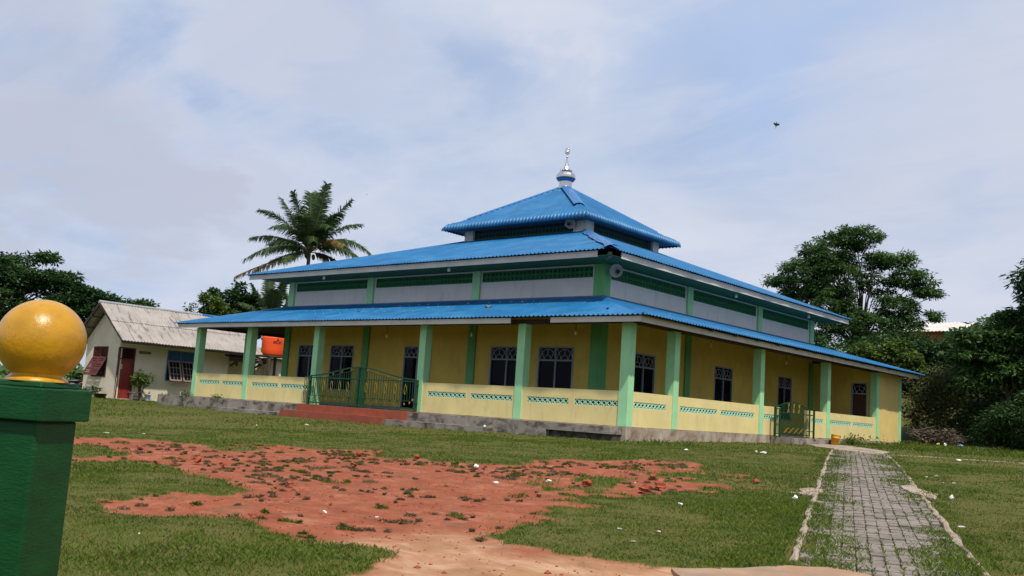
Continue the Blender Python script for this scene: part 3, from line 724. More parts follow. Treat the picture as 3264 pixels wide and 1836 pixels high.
# pilasters of the hall
for x in (-20.0, -14.75, -8.88, -3.36):
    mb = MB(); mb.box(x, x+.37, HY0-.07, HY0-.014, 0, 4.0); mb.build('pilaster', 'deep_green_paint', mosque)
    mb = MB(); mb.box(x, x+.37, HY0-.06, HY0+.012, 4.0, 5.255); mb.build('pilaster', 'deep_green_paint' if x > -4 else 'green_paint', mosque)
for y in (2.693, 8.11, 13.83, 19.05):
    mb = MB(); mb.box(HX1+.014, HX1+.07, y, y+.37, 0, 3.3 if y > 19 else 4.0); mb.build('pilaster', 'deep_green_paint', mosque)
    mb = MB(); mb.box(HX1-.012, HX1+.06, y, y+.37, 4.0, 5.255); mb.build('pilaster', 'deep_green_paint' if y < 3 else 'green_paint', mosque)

# windows
def window(axis, p, sgn, u0, u1, z0, z1, zt, name='window', leaf_m='glass_dark', mid=True):
    """p = wall face, sgn = outward direction along the axis"""
    P = (lambda q, u, z: (u, p+sgn*q, z)) if axis == 'y' else (lambda q, u, z: (p+sgn*q, u, z))
    nrm = (0, 1, 0) if axis == 'y' else (1, 0, 0)
    f = MB(); fw = .055; d = .09; q = -.03
    f.bar(P(q, u0+fw/2, z0), P(q, u0+fw/2, z1), fw, d, nrm); f.bar(P(q, u1-fw/2, z0), P(q, u1-fw/2, z1), fw, d, nrm)
    f.bar(P(q, u0+fw, z1-fw/2), P(q, u1-fw, z1-fw/2), fw, d*.97, nrm); f.bar(P(q, u0+fw, z0+fw/2), P(q, u1-fw, z0+fw/2), fw, d*.97, nrm)
    f.bar(P(q, u0+fw, zt), P(q, u1-fw, zt), fw, d*.94, nrm)
    um = (u0+u1)/2
    if mid: f.bar(P(q, um, z0+fw), P(q, um, z1-fw), fw*.8, d*.9, nrm)
    o = f.build(name, 'window_frame', mosque)
    ge = MB(); halves = ((u0+fw, um-fw*.4), (um+fw*.4, u1-fw)) if mid else ((u0+fw, u1-fw),)
    for a, b in halves:
        c = (a+b)/2; r = (b-a)*.47; zb = zt+fw/2+.01; t = .018; hz_ = (z1-fw)-zb
        for rr, nseg in ((1.0, 10), (.42, 8)):
            pts = [(c+r*rr*math.cos(math.pi*k/nseg), zb+min(r*rr*1.05, hz_)*math.sin(math.pi*k/nseg)) for k in range(nseg+1)]
            for k in range(nseg): ge.bar(P(-.028, *pts[k]), P(-.028, *pts[k+1]), t, .018, nrm)
        for s in (-1, 1):
            ge.bar(P(-.026, c+s*r*.44, zb), P(-.026, c+s*r*1.0, z1-fw), t, .016, nrm)
        ge.bar(P(-.027, c, zb+r*.42), P(-.027, c, zb+min(r, hz_)), t, .015, nrm)
    ge.build('fan_tracery', 'fan_bars', o)
    for a, b in halves:
        for lo, hi, mm in ((z0+fw, zt-fw/2, leaf_m), (zt+fw/2, z1-fw, 'glass_dark')):
            pn = MB(); pn.bar(P(-.05, (a+b)/2, lo), P(-.05, (a+b)/2, hi), b-a, .012, nrm); pn.build('pane', mm, o)
for a, b in WF: window('y', HY0, -1, a, b, *hz, 2.03)
for a, b in WR: window('x', HX1, 1, a, b, *hz, 2.03)
window('y', HY0, -1, DOOR[0], DOOR[1], .05, 2.48, 2.05, name='door')
window('y', 19.42, -1, -1.16, -.44, .02, 2.5, 2.02, name='door', leaf_m='brown_door', mid=False)

# timber beams, ceilings and fascia boards
mb = MB()
mb.box(X0, 0, .06, .24, ztop, 3.1); mb.box(-.24, -.06, .242, Y1, ztop, 3.1); mb.box(X0+.06, X0+.24, .242, Y1, ztop, 3.1)
for x in np.arange(-19.7, -3.2, 1.55):
    mb.bar((x, -.5, 3.075), (x, HY0-.02, 3.99), .06, .09, (0, -.3, 1))
for y in np.arange(3.3, 19.2, 1.55):
    mb.bar((.8, y, 3.075), (HX1+.08, y, 4.05), .06, .09, (.3, 0, 1))
mb.build('roof_timber', 'dark_timber', mosque)
mb = MB(); e = .10
A = (-23.6, .82, -.5, 22.85); B = (HX0, HX1, HY0, HY1)
def hipceil(mb, A, za, B, zb):
    a = [(A[0],A[2],za),(A[1],A[2],za),(A[1],A[3],za),(A[0],A[3],za)]; b_ = [(B[0],B[2],zb),(B[1],B[2],zb),(B[1],B[3],zb),(B[0],B[3],zb)]
    mb.add(a+b_, [(i, i+4, (i+1) % 4+4, (i+1) % 4) for i in range(4)])
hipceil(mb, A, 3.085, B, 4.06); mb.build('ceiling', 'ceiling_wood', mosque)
def board(x0, x1, y0, y1, z0, z1): mb = MB(); mb.box(x0, x1, y0, y1, z0, z1); return mb.build('fascia_board', 'fascia_board', mosque)
board(-23.42, -4.13, -.50, -.475, 2.92, 3.085)
board(-2.55, .655, -.50, -.475, 2.925, 3.085)
board(.63, .655, -.474, 22.8, 2.92, 3.085)

# corrugated roofs
def hip_face(mb, side, E, T, prof, per=0.2, amp=.022, samp=8, seed=0):
    """E/T = (x0,x1,y0,y1) eave / top rectangles; prof = [(t, z)] with t the fraction from eave to top"""
    x0, x1, y0, y1 = E; a0, a1, b0, b1 = T
    if side in 'fb': u0, u1, lo, hi = x0, x1, (a0-x0), (x1-a1); d = (b0-y0) if side == 'f' else (y1-b1)
    else: u0, u1, lo, hi = y0, y1, (b0-y0), (y1-b1); d = (x1-a1) if side == 'r' else (a0-x0)
    n = int((u1-u0)/per*samp); us = np.linspace(u0, u1, n+1)
    kk = len(prof); V = []
    PT = [p_[0] for p_ in prof[1 if len(prof) > 8 else 0:]]; PZ = [p_[1] for p_ in prof[1 if len(prof) > 8 else 0:]]
    NRM = {.012: (-.9, -.4), 0.0: (-1, 0), .004: (-.95, .2), .018: (-.8, .55), .042: (-.65, .75)}
    r = np.random.default_rng(seed)
    sag = [.012*math.sin(j*1.7+seed) for j in range(400)]
    for i, u in enumerate(us):
        tm = min(1, (u-u0)/lo if lo > 1e-6 else 1, (u1-u)/hi if hi > 1e-6 else 1); tm = max(tm, 0)
        w = amp*(2.2*(.5+.5*math.cos(2*math.pi*(u-u0)/per))**3-.7)
        edge = .012*math.sin(u*2.1+seed)+.008*math.sin(u*5.3)
        for t_, z_ in prof:
            if t_ >= tm:
                # interpolate the profile at tm
                zt_ = np.interp(tm, [p_[0] for p_ in prof], [p_[1] for p_ in prof]); tt = tm
                if t_ <= 0: zt_ = z_; tt = t_
            else: tt, zt_ = t_, z_
            off = tt*d-(edge if t_ <= .02 else 0)
            # corrugation displaces along the slope normal
            dt_ = np.interp(tt+.01, PT, PZ)-np.interp(tt-.01, PT, PZ); dd_ = .02*d
            if t_ < .05 and len(prof) > 8: nv = NRM[t_]
            else: q_ = math.hypot(dd_, dt_); nv = (-dt_/q_, dd_/q_)
            off += w*nv[0]; zt_ += w*nv[1]
            if side == 'f': p = (u, y0+off, zt_)
            elif side == 'b': p = (u, y1-off, zt_)
            elif side == 'r': p = (x1-off, u, zt_)
            else: p = (x0+off, u, zt_)
            V.append(p)
    Fc = []
    for i in range(n):
        for j in range(kk-1):
            q = (i*kk+j, (i+1)*kk+j, (i+1)*kk+j+1, i*kk+j+1)
            Fc.append(q if side in 'fr' else q[::-1])
    mb.add(V, Fc, True)
def corr_roof(E, T, prof, amp, name='roof', per=.2):
    mb = MB()
    for k, sd in enumerate('frbl'): hip_face(mb, sd, E, T, prof, per, amp, 8, k)
    return mb.build(name, 'roof_blue', mosque)
lin = lambda z0, z1, n=6: [(i/(n-1), z0+(z1-z0)*i/(n-1)) for i in range(n)]
roof1 = corr_roof((-23.7, .9, -.59, 22.93), (HX0, HX1, HY0, HY1), lin(3.12, 4.16), .018, per=.17)
roof2 = corr_roof((-21.48, -1.70, 1.30, 20.73), (-14.9, -8.0, 8.35, 13.9), lin(5.46, 7.77), .018, per=.17)
h3 = 3.63
prof3 = [(.012, 8.17), (0.0, 8.235), (.004, 8.31), (.018, 8.39), (.042, 8.46), (.08, 8.53), (.13, 8.595)]+[(.13+.87*i/5, 8.595+(10.66-8.595)*i/5) for i in range(1, 6)]
cx_, cy_ = -11.43, 11.15
roof3 = corr_roof((-15.53, -7.39, 7.49, 14.78), (cx_-.02, cx_+.02, cy_-.02, cy_+.02), prof3, .026, per=.185)
def hipcap(p, q, wid, roof, lift=.035, drop=.10, rag=0.0, nseg=10):
    p = Vector(p); q = Vector(q); tdir = (q-p).normalized(); side = tdir.cross(Vector((0, 0, 1))).normalized()
    mb = MB(); vs = []; n = nseg
    for i in range(n+1):
        c = p.lerp(q, i/n); wv = wid*(1+rnd.uniform(-rag, rag)*1.2)
        for s, dz in ((-1, -drop), (-.5, -drop*.35), (0, 0), (.5, -drop*.35), (1, -drop)):
            vs.append(c+side*wv/2*s+Vector((0, 0, lift+dz+(rnd.uniform(-.03, .04)*rag*3 if abs(s) == 1 else 0))))
    mb.add(vs, [(i*5+j, i*5+j+1, (i+1)*5+j+1, (i+1)*5+j) for i in range(n) for j in range(4)])
    return mb.build('hip_cap', 'roof_cap_blue', roof)
z2 = lambda t: 5.46+(7.77-5.46)*t
hipcap((-1.62, 1.22, 5.50), (-8.0, 8.35, 7.80), .46, roof2, lift=.06, rag=.22, nseg=16)
hipcap((-21.3, 1.48, 5.50), (-14.9, 8.35, 7.78), .30, roof2)
hipcap((-1.85, 20.6, 5.50), (-8.0, 13.9, 7.78), .30, roof2)
h3p = lambda t: (-7.39-4.02*t, 7.49+3.64*t, 8.595+(t-.13)/.87*2.065)
hipcap(h3p(.30), h3p(.96), .50, roof3, lift=.085, drop=.085)
hipcap((-15.53+4.08*.2, 7.49+3.64*.2, 8.77), (-15.53+4.08*.96, 7.49+3.64*.96, 10.56), .26, roof3, lift=.06)
hipcap((-7.39-4.02*.2, 14.78-3.61*.2, 8.77), (-7.39-4.02*.96, 14.78-3.61*.96, 10.56), .26, roof3, lift=.06)
hipcap((.72, -.42, 3.17), (HX1+.02, HY0-.02, 4.17), .34, roof1, lift=.035, rag=.12, nseg=18)
hipcap((-23.5, -.42, 3.17), (HX0, HY0, 4.16), .26, roof1)
mb = MB(); rs = random.Random(4)
for t_, xa_, xb_ in ((.40, -17.5, -9.5), (.62, -17.0, -8.0), (.80, -12, -4.5)):
    for x in np.arange(xa_, xb_, .51):
        if rs.random() < .3: continue
        y = -.59+3.34*t_; z = 3.12+1.04*t_+.022; w_ = rs.uniform(.03, .055); mb.box(x-w_, x+w_, y-.012, y+.012, z-.01, z+.012)
for t_ in (.3, .62):
    for y in np.arange(2.5, 20, 1.02):
        if rs.random() < .45: continue
        x = .9-3.9*t_; z = 3.12+1.04*t_+.022; mb.box(x-.012, x+.012, y-.04, y+.04, z-.01, z+.012)
mb.build('roof_screw_glints', 'fan_bars', roof1)  # oversized pale pads: roof screws with their glints put into colour and size
# small gaps, flashing against the hall wall
mb = MB()
mb.box(HX0, HX1, HY0-.09, HY0+.015, 4.13, 4.19); mb.box(HX1-.015, HX1+.09, HY0-.09, HY1, 4.13, 4.192)
mb.build('flashing', 'roof_cap_blue', mosque)

# second tier: fascia, soffit, exposed rafter end
board(-21.25, -2.35, 1.42, 1.445, 5.235, 5.435)
board(-1.83, -1.805, 1.98, 20.6, 5.235, 5.435)
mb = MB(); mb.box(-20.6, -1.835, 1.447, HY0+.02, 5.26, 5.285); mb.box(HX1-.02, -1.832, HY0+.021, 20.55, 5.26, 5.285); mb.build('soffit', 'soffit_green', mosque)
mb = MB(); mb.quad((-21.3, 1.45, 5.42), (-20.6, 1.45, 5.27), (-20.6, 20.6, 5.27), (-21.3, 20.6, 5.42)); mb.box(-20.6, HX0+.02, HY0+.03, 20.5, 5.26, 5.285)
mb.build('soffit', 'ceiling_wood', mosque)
mb = MB(); mb.bar((-2.6, 2.25, 5.36), (-1.92, 1.52, 5.30), .11, .17, (0, 0, 1)); mb.build('rafter_end', 'brown_wood', mosque)

# lantern storey
LX0, LX1, LY0, LY1 = -14.9, -8.0, 8.35, 13.9
mb = MB()
mb.wall('y', LY0+.12, LY0+.18, LX0+.5, LX1-.6, 7.55, 8.45, [(LX0+.55, LX1-.65, 7.86, 8.32)])
mb.wall('x', LX1-.12, LX1-.18, LY0+.5, LY1-.45, 7.55, 8.45, [(LY0+.55, LY1-.5, 7.86, 8.32)])
mb.wall('x', LX0+.12, LX0+.18, LY0+.4, LY1-.4, 7.5, 8.45); mb.wall('y', LY1-.12, LY1-.18, LX0+.4, LX1-.4, 7.5, 8.45)
lan = mb.build('lantern_wall', 'lantern_grille', mosque)
g = MB(); lattice(g, 'y', LY0+.13, LY0+.17, LX0+.55, LX1-.65, 7.86, 8.32, 28, 2, .03, True); g.build('pierced_blocks', 'lantern_grille', lan)
g = MB(); lattice(g, 'x', LX1-.17, LX1-.13, LY0+.55, LY1-.5, 7.86, 8.32, 22, 2, .03, True); g.build('pierced_blocks', 'lantern_grille', lan)
mb = MB(); mb.box(LX0+.3, LX1-.3, LY0+.3, LY1-.3, 7.3, 8.4); mb.build('interior_shade_block', 'inside_shade', mosque)  # black block painted as the shade inside the lantern
for (x, y, wx, wy) in ((LX0, LY0, .52, .5), (LX1-.68, LY0, .68, .5), (LX1-.5, LY1-.47, .5, .47), (LX0, LY1-.47, .5, .47)):
    mb = MB(); mb.box(x, x+wx, y, y+wy, 7.3, 8.46); mb.build('lantern_column', 'white_wall', mosque)
mb = MB(); mb.box(-15.45, -7.47, 7.57, 14.7, 8.24, 8.27); mb.build('soffit', 'lantern_soffit', mosque)

# dome finial
dc = (-11.43, 11.15, 0)
mb = MB(); mb.lathe([(.36, 10.50), (.31, 10.60), (.30, 10.66), (.30, 10.83), (.33, 10.86)], dc, 20, False)
dome = mb.build('dome_finial', 'steel', mosque)
mb = MB(); mb.lathe([(.30, 10.845), (.385, 10.90), (.43, 10.97), (.44, 11.0)], dc, 16, False); mb.build('dome_band', 'dome_blue', dome)
mb = MB(); mb.lathe([(.455, 11.0), (.46, 11.03), (.445, 11.12), (.40, 11.21), (.33, 11.28), (.24, 11.325), (.2, 11.335)], dc, 16, False); mb.build('dome_bulb', 'steel', dome)
mb = MB(); mb.lathe([(.25, 11.335), (.265, 11.36), (.25, 11.385), (.2, 11.39), (.155, 11.44), (.115, 11.54), (.075, 11.70), (.045, 11.85), (.028, 11.98), (.02, 12.0), (.06, 12.02), (.02, 12.05), (.016, 12.17)], dc, 12, False)
for k in range(12):
    a = 6.283*k/12; mb.tube([(dc[0]+.26*math.cos(a), dc[1]+.26*math.sin(a), 11.35), (dc[0]+.27*math.cos(a), dc[1]+.27*math.sin(a), 11.41)], .02, 5)
mb.build('spire', 'steel', dome)
mb = MB(); ru, rz = .105, .14
dx, dy = .755, .656
pts = [(dc[0]+dx*ru*math.sin(6.283*k/20), dc[1]+dy*ru*math.sin(6.283*k/20), 12.30-rz*math.cos(6.283*k/20)) for k in range(21)]
mb.tube(pts, [.016+.008*abs(math.cos(math.pi*k/20)) for k in range(21)], 6, caps=False)
mb.lathe([(.004, -.07), (.055, -.05), (.062, -.01), (.04, .04), (.008, .09)], (dc[0], dc[1], 12.27), 10)
mb.tube([(dc[0], dc[1], 12.35), (dc[0], dc[1], 12.47)], .006, 5)
mb.build('crescent', 'steel', dome)

# ---------------------------------------------------------------- things fixed to or hanging in the mosque
def horn(loc, aim, label, up=True):
    t = thing('loudspeaker', label, 'loudspeaker', loc, 'grey horn loudspeakers on the mosque')
    a = Vector(aim).normalized(); mb = MB()
    mb.lathe([(.04, -.34), (.055, -.28), (.07, -.2), (.10, -.12), (.15, -.05), (.215, -.008), (.23, 0), (.222, .006), (.205, -.012), (.14, -.06), (.09, -.13), (.05, -.2), (.03, -.24)], loc, 22, True, a, caps=False)
    bell = mb.build('bell', 'horn_grey', t)
    mb = MB(); mb.lathe([(.02, -.22), (.05, -.17), (.03, -.08), (.0, -.06)], loc, 14, True, a, caps=False); mb.build('throat', 'horn_dark', t)
    mb = MB(); mb.lathe([(.045, -.46), (.075, -.44), (.075, -.35), (.045, -.33)], loc, 14, True, a); mb.build('driver', 'horn_grey', t)
    mb = MB(); p = Vector(loc)-a*.2
    mb.tube([p, p+Vector((0, 0, -.2))-a*.05, p+Vector((0, 0, -.26))-a*.28], .018, 6); mb.build('bracket', 'horn_dark', t)
    return t
horn((-8.60, 8.02, 8.08), (.86, -.5, .02), 'grey horn loudspeaker at the corner of the topmost tier, under the small roof')
horn((-2.52, 2.75, 5.0), (.28, -.95, -.04), 'grey horn loudspeaker under the green eaves beside the corner of the middle tier')
def bulb(x, y, ztop_, zb, label):
    t = thing('hanging_bulb', label, 'light bulb', (x, y, ztop_), 'light bulbs hanging in the veranda')
    mb = MB(); mb.tube([(x, y, ztop_), (x+.01, y, (ztop_+zb)/2), (x, y, zb+.09)], .011, 5); mb.build('cord', 'black_cord', t)
    mb = MB(); mb.lathe([(.012, .10), (.022, .085), (.022, .055), (.034, .03), (.04, 0), (.03, -.035), (.004, -.045)][::-1], (x, y, zb), 10); mb.build('glass_bulb', 'bulb_white', t)
bulb(-11.76, 1.3, 3.6, 2.70, 'white light bulb on a cord, hanging above the green double gate')
bulb(-7.43, 1.3, 3.6, 2.74, 'white light bulb hanging between the front door and the first dark window right of it')
bulb(-2.94, 1.3, 3.6, 2.78, 'white light bulb hanging just right of the front window nearest the corner')
bulb(-1.5, 7.33, 3.6, 2.97, 'light bulb hanging in the shaded right veranda, the one nearer the corner')
bulb(-1.5, 13.48, 3.6, 2.85, 'light bulb hanging in the shaded right veranda behind the small side gate')
bulb(0.28, 22.55, 3.16, 2.90, 'bright white bulb under the far right tip of the veranda roof')
def soflamp(x, y, label):
    mb = MB(); mb.lathe([(.03, -.14), (.055, -.13), (.06, -.05), (.04, -.02), (.04, 0)], (x, y, 5.26), 10)
    o = mb.build('eaves_lamp', 'bulb_white'); place(o, label, 'lamp', 'small white lamps under the green eaves')
soflamp(-9.2, 1.75, 'small white lamp under the green front eaves, nearest the mosque corner')
soflamp(-16.4, 1.75, 'small white lamp under the green front eaves, farthest from the mosque corner')
soflamp(-2.2, 10.4, 'small white lamp under the right-hand eaves of the middle tier, nearer one')
soflamp(-2.2, 17.1, 'small white lamp under the right-hand eaves of the middle tier, farther one')

# main gate
GY = -.14
gate = thing('double_gate', 'wide dark green iron double gate with an arched top above the red steps', 'gate', (-11.4, GY, 0))
arch = lambda x: 1.04+.40*math.exp(-((x+11.42)/1.75)**2)-.0*x
nY = (0, 1, 0)
def gbar(mb, x0, z0, x1, z1, w=.02, d=.02): mb.bar((x0, GY, z0), (x1, GY, z1), w, d, nY)
for side, (xa, xb) in (('l', (-14.21, -11.52)), ('r', (-11.44, -8.48))):
    mb = MB()
    xs_ = np.linspace(xa, xb, 22)
    for p, q in zip(xs_[:-1], xs_[1:]): gbar(mb, p, arch(p), q, arch(q), .045, .045)
    gbar(mb, xa, 1.01, xb, 1.01, .04, .035); gbar(mb, xa, .08, xb, .08, .045, .04)
    dense = (xa, xa+.38) if side == 'r' else (xb-.42, xb)
    x = xa+.06
    while x < xb-.02:
        ind = dense[0] <= x <= dense[1]
        top = (arch(x)-.02) if ind else (arch(x)-.13 if abs(x+11.42) < 2.3 else 1.0)
        gbar(mb, x, .1 if ind else .34, x, max(top, 1.0), .016, .016)
        x += .075 if ind else .125
    px0, px1 = (xa+.3, dense[0]) if side == 'l' else (dense[1], xb-.82)
    gbar(mb, xa, .34, xb, .34, .022, .022)
    in_xs = np.linspace(max(xa, -13.72), min(xb, -9.1), 14)
    for p, q in zip(in_xs[:-1], in_xs[1:]): gbar(mb, p, arch(p)-.13, q, arch(q)-.13, .018, .018)
    npn = 4; cen = []
    for i in range(npn+1):
        x = px0+(px1-px0)*i/npn; gbar(mb, x, .1, x, .34, .016, .016)
    for i in range(npn):
        a_, b_ = px0+(px1-px0)*i/npn, px0+(px1-px0)*(i+1)/npn
        gbar(mb, a_, .1, b_, .34, .014, .014); gbar(mb, a_, .34, b_, .1, .014, .012); cen.append(((a_+b_)/2, .22))
    leaf = mb.build('gate_leaf', 'gate_green', gate)
    def ornam(fn):
        mb_ = MB(); fn(mb_); mb_.build('ornament', 'gate_yellow', leaf)
    for x in np.linspace(px0+.05, xb-.5, 5):
        def ring_(m_):
            m_.tube([(x+.058*math.cos(6.283*k/14), GY-.015, .715+.145*math.sin(6.283*k/14)) for k in range(15)], .0075, 5, caps=False)
            m_.lathe([(.002, -.03), (.022, 0), (.002, .035)], (x, GY-.015, .87), 6); m_.lathe([(.002, -.02), (.018, 0), (.002, .02)], (x, GY-.015, .56), 6)
        ornam(ring_)
    for x, z in cen: ornam(lambda m_: m_.lathe([(.002, -.024), (.022, 0), (.002, .024)], (x, GY-.016, z), 6))
    for x in (np.linspace(-13.4, -11.9, 4) if side == 'l' else np.linspace(-11.0, -9.3, 4)):
        z = arch(x)-.065
        ornam(lambda m_: m_.tube([(x+.028*math.cos(6.283*k/10), GY-.012, z+.038*math.sin(6.283*k/10)) for k in range(11)], .007, 5, caps=False))
    if side == 'r':
        for x, z in ((-8.98, .22), (-8.72, .27), (-8.58, .37)): ornam(lambda m_: m_.lathe([(.002, -.04), (.03, 0), (.012, .05)], (x, GY-.016, z), 6))
for x, zt in ((-14.25, 1.06), (-11.48, 1.45), (-8.43, 1.06)):
    mb = MB(); mb.box(x-.035, x+.035, GY-.045, GY+.045, .0, zt)
    if x != -11.48:
        for z in (.28, .9): mb.lathe([(.03, -.04), (.045, 0), (.03, .04)], (x+(.06 if x > -9 else .05), GY-.02, z), 8)
    mb.build('post', 'gate_green', gate)
mb = MB()
for x in (-14.56, -14.47, -14.38): mb.bar((x, GY, .06), (x, GY, 1.03), .02, .02, nY)
mb.bar((-14.57, GY, .06), (-14.28, GY, .06), .03, .03, nY); mb.bar((-14.57, GY, 1.03), (-14.28, GY, 1.04), .03, .03, nY)
mb.build('side_panel', 'gate_green', gate)

# side gate on the right veranda
GX = .20
sg = thing('side_gate', 'small dark green iron gate with an arched top and yellow scrolls in the right parapet', 'gate', (GX, 10.6, 0))
nX = (1, 0, 0)
mb = MB()
def sbar(mb, y0, z0, y1, z1, w=.02, d=.02): mb.bar((GX, y0, z0), (GX, y1, z1), w, d, nX)
sarch = lambda y: .98+.24*math.sin(math.pi*min(max((y-9.05)/2.9, 0), 1))
ys_ = np.linspace(9.05, 11.95, 16)
for p, q in zip(ys_[:-1], ys_[1:]): sbar(mb, p, sarch(p), q, sarch(q), .035, .03)
for y in np.arange(9.5, 11.95, .085): sbar(mb, y, .06, y, sarch(y)-.02, .012, .012)
for z in (.05, .33, .82): sbar(mb, 9.45, z, 11.95, z, .03, .025)
sbar(mb, 11.95, .02, 11.95, 1.0, .04, .035)
lf = mb.build('gate_leaf', 'gate_green', sg)
for y in (10.05, 10.5, 10.95):
    orn = MB()
    for s in (-1, 1):
        orn.tube([(GX+.02, y+s*(.012+.055*(abs(k-4)/4)**2), 1.0+(k-4)*.042) for k in range(9)], .011, 5)
    orn.build('ornament', 'gate_yellow', lf)
for i in range(4):
    y = 9.72+i*.42; orn = MB(); orn.bar((GX+.02, y, .1), (GX+.02, y+.36, .3), .015, .012, nX); orn.bar((GX+.018, y+.36, .1), (GX+.018, y, .3), .008, .010, nX); orn.build('ornament', 'gate_yellow', lf)
mb = MB(); mb.box(GX-.035, GX+.035, 9.0, 9.07, -.05, 1.0); mb.box(GX-.03, GX+.03, 9.40, 9.45, -.05, .96)
for y in (9.15, 9.24, 9.33): sbar(mb, y, .06, y, .94, .016, .016)
sbar(mb, 9.0, .95, 9.45, .95, .035, .03); sbar(mb, 9.0, .06, 9.45, .06, .03, .03)
mb.build('side_panel', 'gate_green', sg)
mb = MB(); mb.box(GX-.03, GX+.03, 12.30, 12.36, -.05, 1.0); mb.box(GX-.16, GX, 12.02, 12.30, .80, .84); mb.box(GX-.16, GX, 12.06, 12.30, .2, .23)
mb.build('post', 'gate_green', sg)

def gz(x, y): return float(g0(np.array([float(x)]), np.array([float(y)]))[0])
# ---------------------------------------------------------------- house
HX, HY = -32.0, 1.39
house = thing('house', 'small cream house with a stained grey corrugated gable roof and a red door', 'house', (-33.8, 8, -.45))
HL, HT, HXL = 12.3, 2.75, -35.6      # length end, wall top, left face
mb = MB()
win_g = (-34.78, -33.2, .63, 2.22); door_h = (1.38, 2.26, -.42, 2.2); win_b = (4.05, 5.63, .65, 2.28); vent_h = (2.44, 3.11, 1.95, 2.10)
mb.wall('y', HY, HY+.14, HXL, HX, -.8, 2.5, [win_g])
mb.wall('x', HX, HX-.14, HY+.14, 7.8, -.8, 2.5, [door_h, win_b, vent_h])
mb.wall('x', HXL, HXL+.14, HY+.14, HL, -.8, 2.5)
mb.wall('y', 7.8, 7.66, HX-1.6, HX-.14, -.8, 2.5)
mb.wall('x', HX-.8, HX-.94, 7.8, HL, -.8, 2.6, [(9.2, 10.2, 1.98, 2.14)])
k = len(mb.v)
for yy in (HY, HY+.14):
    pass
rx = -33.6; rz = 4.36
mb.add([(HXL, HY, 2.5), (HX, HY, 2.5), (HX, HY, 2.95), (rx, HY, rz-.12), (HXL, HY, 2.62),
        (HXL, HY+.14, 2.5), (HX, HY+.14, 2.5), (HX, HY+.14, 2.95), (rx, HY+.14, rz-.12), (HXL, HY+.14, 2.62)],
       [(0,1,2,3,4), (9,8,7,6,5), (2,7,8,3), (3,8,9,4)])
mb.add([(HX, HY+.14, 2.5), (HX, HL, 2.5), (HX, HL, 2.95), (HX, HY+.14, 2.95), (HX-.14, HY+.14, 2.5), (HX-.14, HL, 2.5), (HX-.14, HL, 2.95), (HX-.14, HY+.14, 2.95)], [(0,1,2,3), (7,6,5,4)])
mb.build('wall', 'cream_wall', house)
# roof sheets: two courses each side
def slope(mb, xr, zr, xe, ze, y0, y1, t0, t1, lift, per=.17, amp=.02, samp=5):
    n = int((y1-y0)/per*samp); V = []; m_ = 5
    for i in range(n+1):
        y = y0+(y1-y0)*i/n; wv = amp*math.cos(2*math.pi*(y-y0)/per)
        tilt = .012*((int((y-y0)/1.02)) % 2)
        for j in range(m_):
            tt = t0+(t1-t0)*j/(m_-1)
            V.append((xr+(xe-xr)*tt, y, zr+(ze-zr)*tt+wv+lift+tilt))
    mb.add(V, [((i+1)*m_+j, i*m_+j, i*m_+j+1, (i+1)*m_+j+1) for i in range(n) for j in range(m_-1)], True)
ye = 9.15
for (xe, ze) in ((-30.75, 2.50), (-36.3, 2.36)):
    mb = MB(); slope(mb, rx, 4.47, xe, ze, .80, ye, 0, .5, .03); slope(mb, rx, 4.47, xe, ze, .80, ye, .485, 1, 0)
    o = mb.build('roof_sheet', 'asbestos', house)
mb = MB(); mb.tube([(rx, .78, 4.50), (rx, 6.8, 4.50)], .085, 8); mb.build('ridge_cap', 'ridge_grey', house)
mb = MB(); mb.tube([(rx, 6.82, 4.50), (rx, ye, 4.50)], .085, 8); mb.build('ridge_cap', 'roof_blue', house)
mb = MB()
mb.bar((rx, .86, 4.39), (-30.82, .86, 2.45), .05, .10, (0, 1, 0)); mb.bar((rx, .86, 4.39), (-36.25, .86, 2.31), .05, .10, (0, 1, 0))
for tt in (.28, .55, .82):
    mb.box(rx+(-30.8-rx)*tt-.03, rx+(-30.8-rx)*tt+.03, .82, ye-.1, 4.36+(2.42-4.36)*tt-.05, 4.36+(2.42-4.36)*tt+.02)
    mb.box(rx+(-36.2-rx)*tt-.03, rx+(-36.2-rx)*tt+.03, .82, ye-.1, 4.34+(2.28-4.34)*tt-.05, 4.34+(2.28-4.34)*tt+.02)
mb.box(-30.86, -30.83, .85, ye-.1, 2.36, 2.46)
mb.build('roof_timber', 'dark_timber', house)
mb = MB(); mb.wall('y', ye-.3, ye-.2, HXL+.2, HX-.1, 2.4, 3.0); mb.build('wall', 'cream_wall', house)
# gable window with awning shutters
def louvres(axis, p, u0, u1, z0, z1, n, m, parent):
    mb = MB(); P = (lambda q, u, z: (u, p-q, z)) if axis == 'y' else (lambda q, u, z: (p+q, u, z))
    for a, b in ((u0, (u0+u1)/2-.03), ((u0+u1)/2+.03, u1)):
        for i in range(n):
            z = z0+(z1-z0)*(i+.5)/n
            mb.bar(P(-.05, a, z), P(-.05, b, z), .018, .09, (0, -.7, .7) if axis == 'y' else (.7, 0, .7))
    return mb.build('louvre', m, parent)
fr = MB()
a, b, z0, z1 = win_g
for x in (a+.035, b-.035, (a+b)/2): fr.box(x-.035, x+.035, HY-.015, HY+.11, (z0 if x != (a+b)/2 else 1.69), z1)
fr.box(a+.07, b-.07, HY-.012, HY+.10, z1-.06, z1); fr.box(a+.07, b-.07, HY-.012, HY+.10, z0, z0+.06); fr.box(a+.07, b-.07, HY-.012, HY+.10, 1.64, 1.71)
wg = fr.build('window', 'red_wood', house, label='red wooden window with louvres and two propped awning shutters')
louvres('y', HY, a+.08, b-.08, 1.73, z1-.07, 6, 'red_wood', wg)
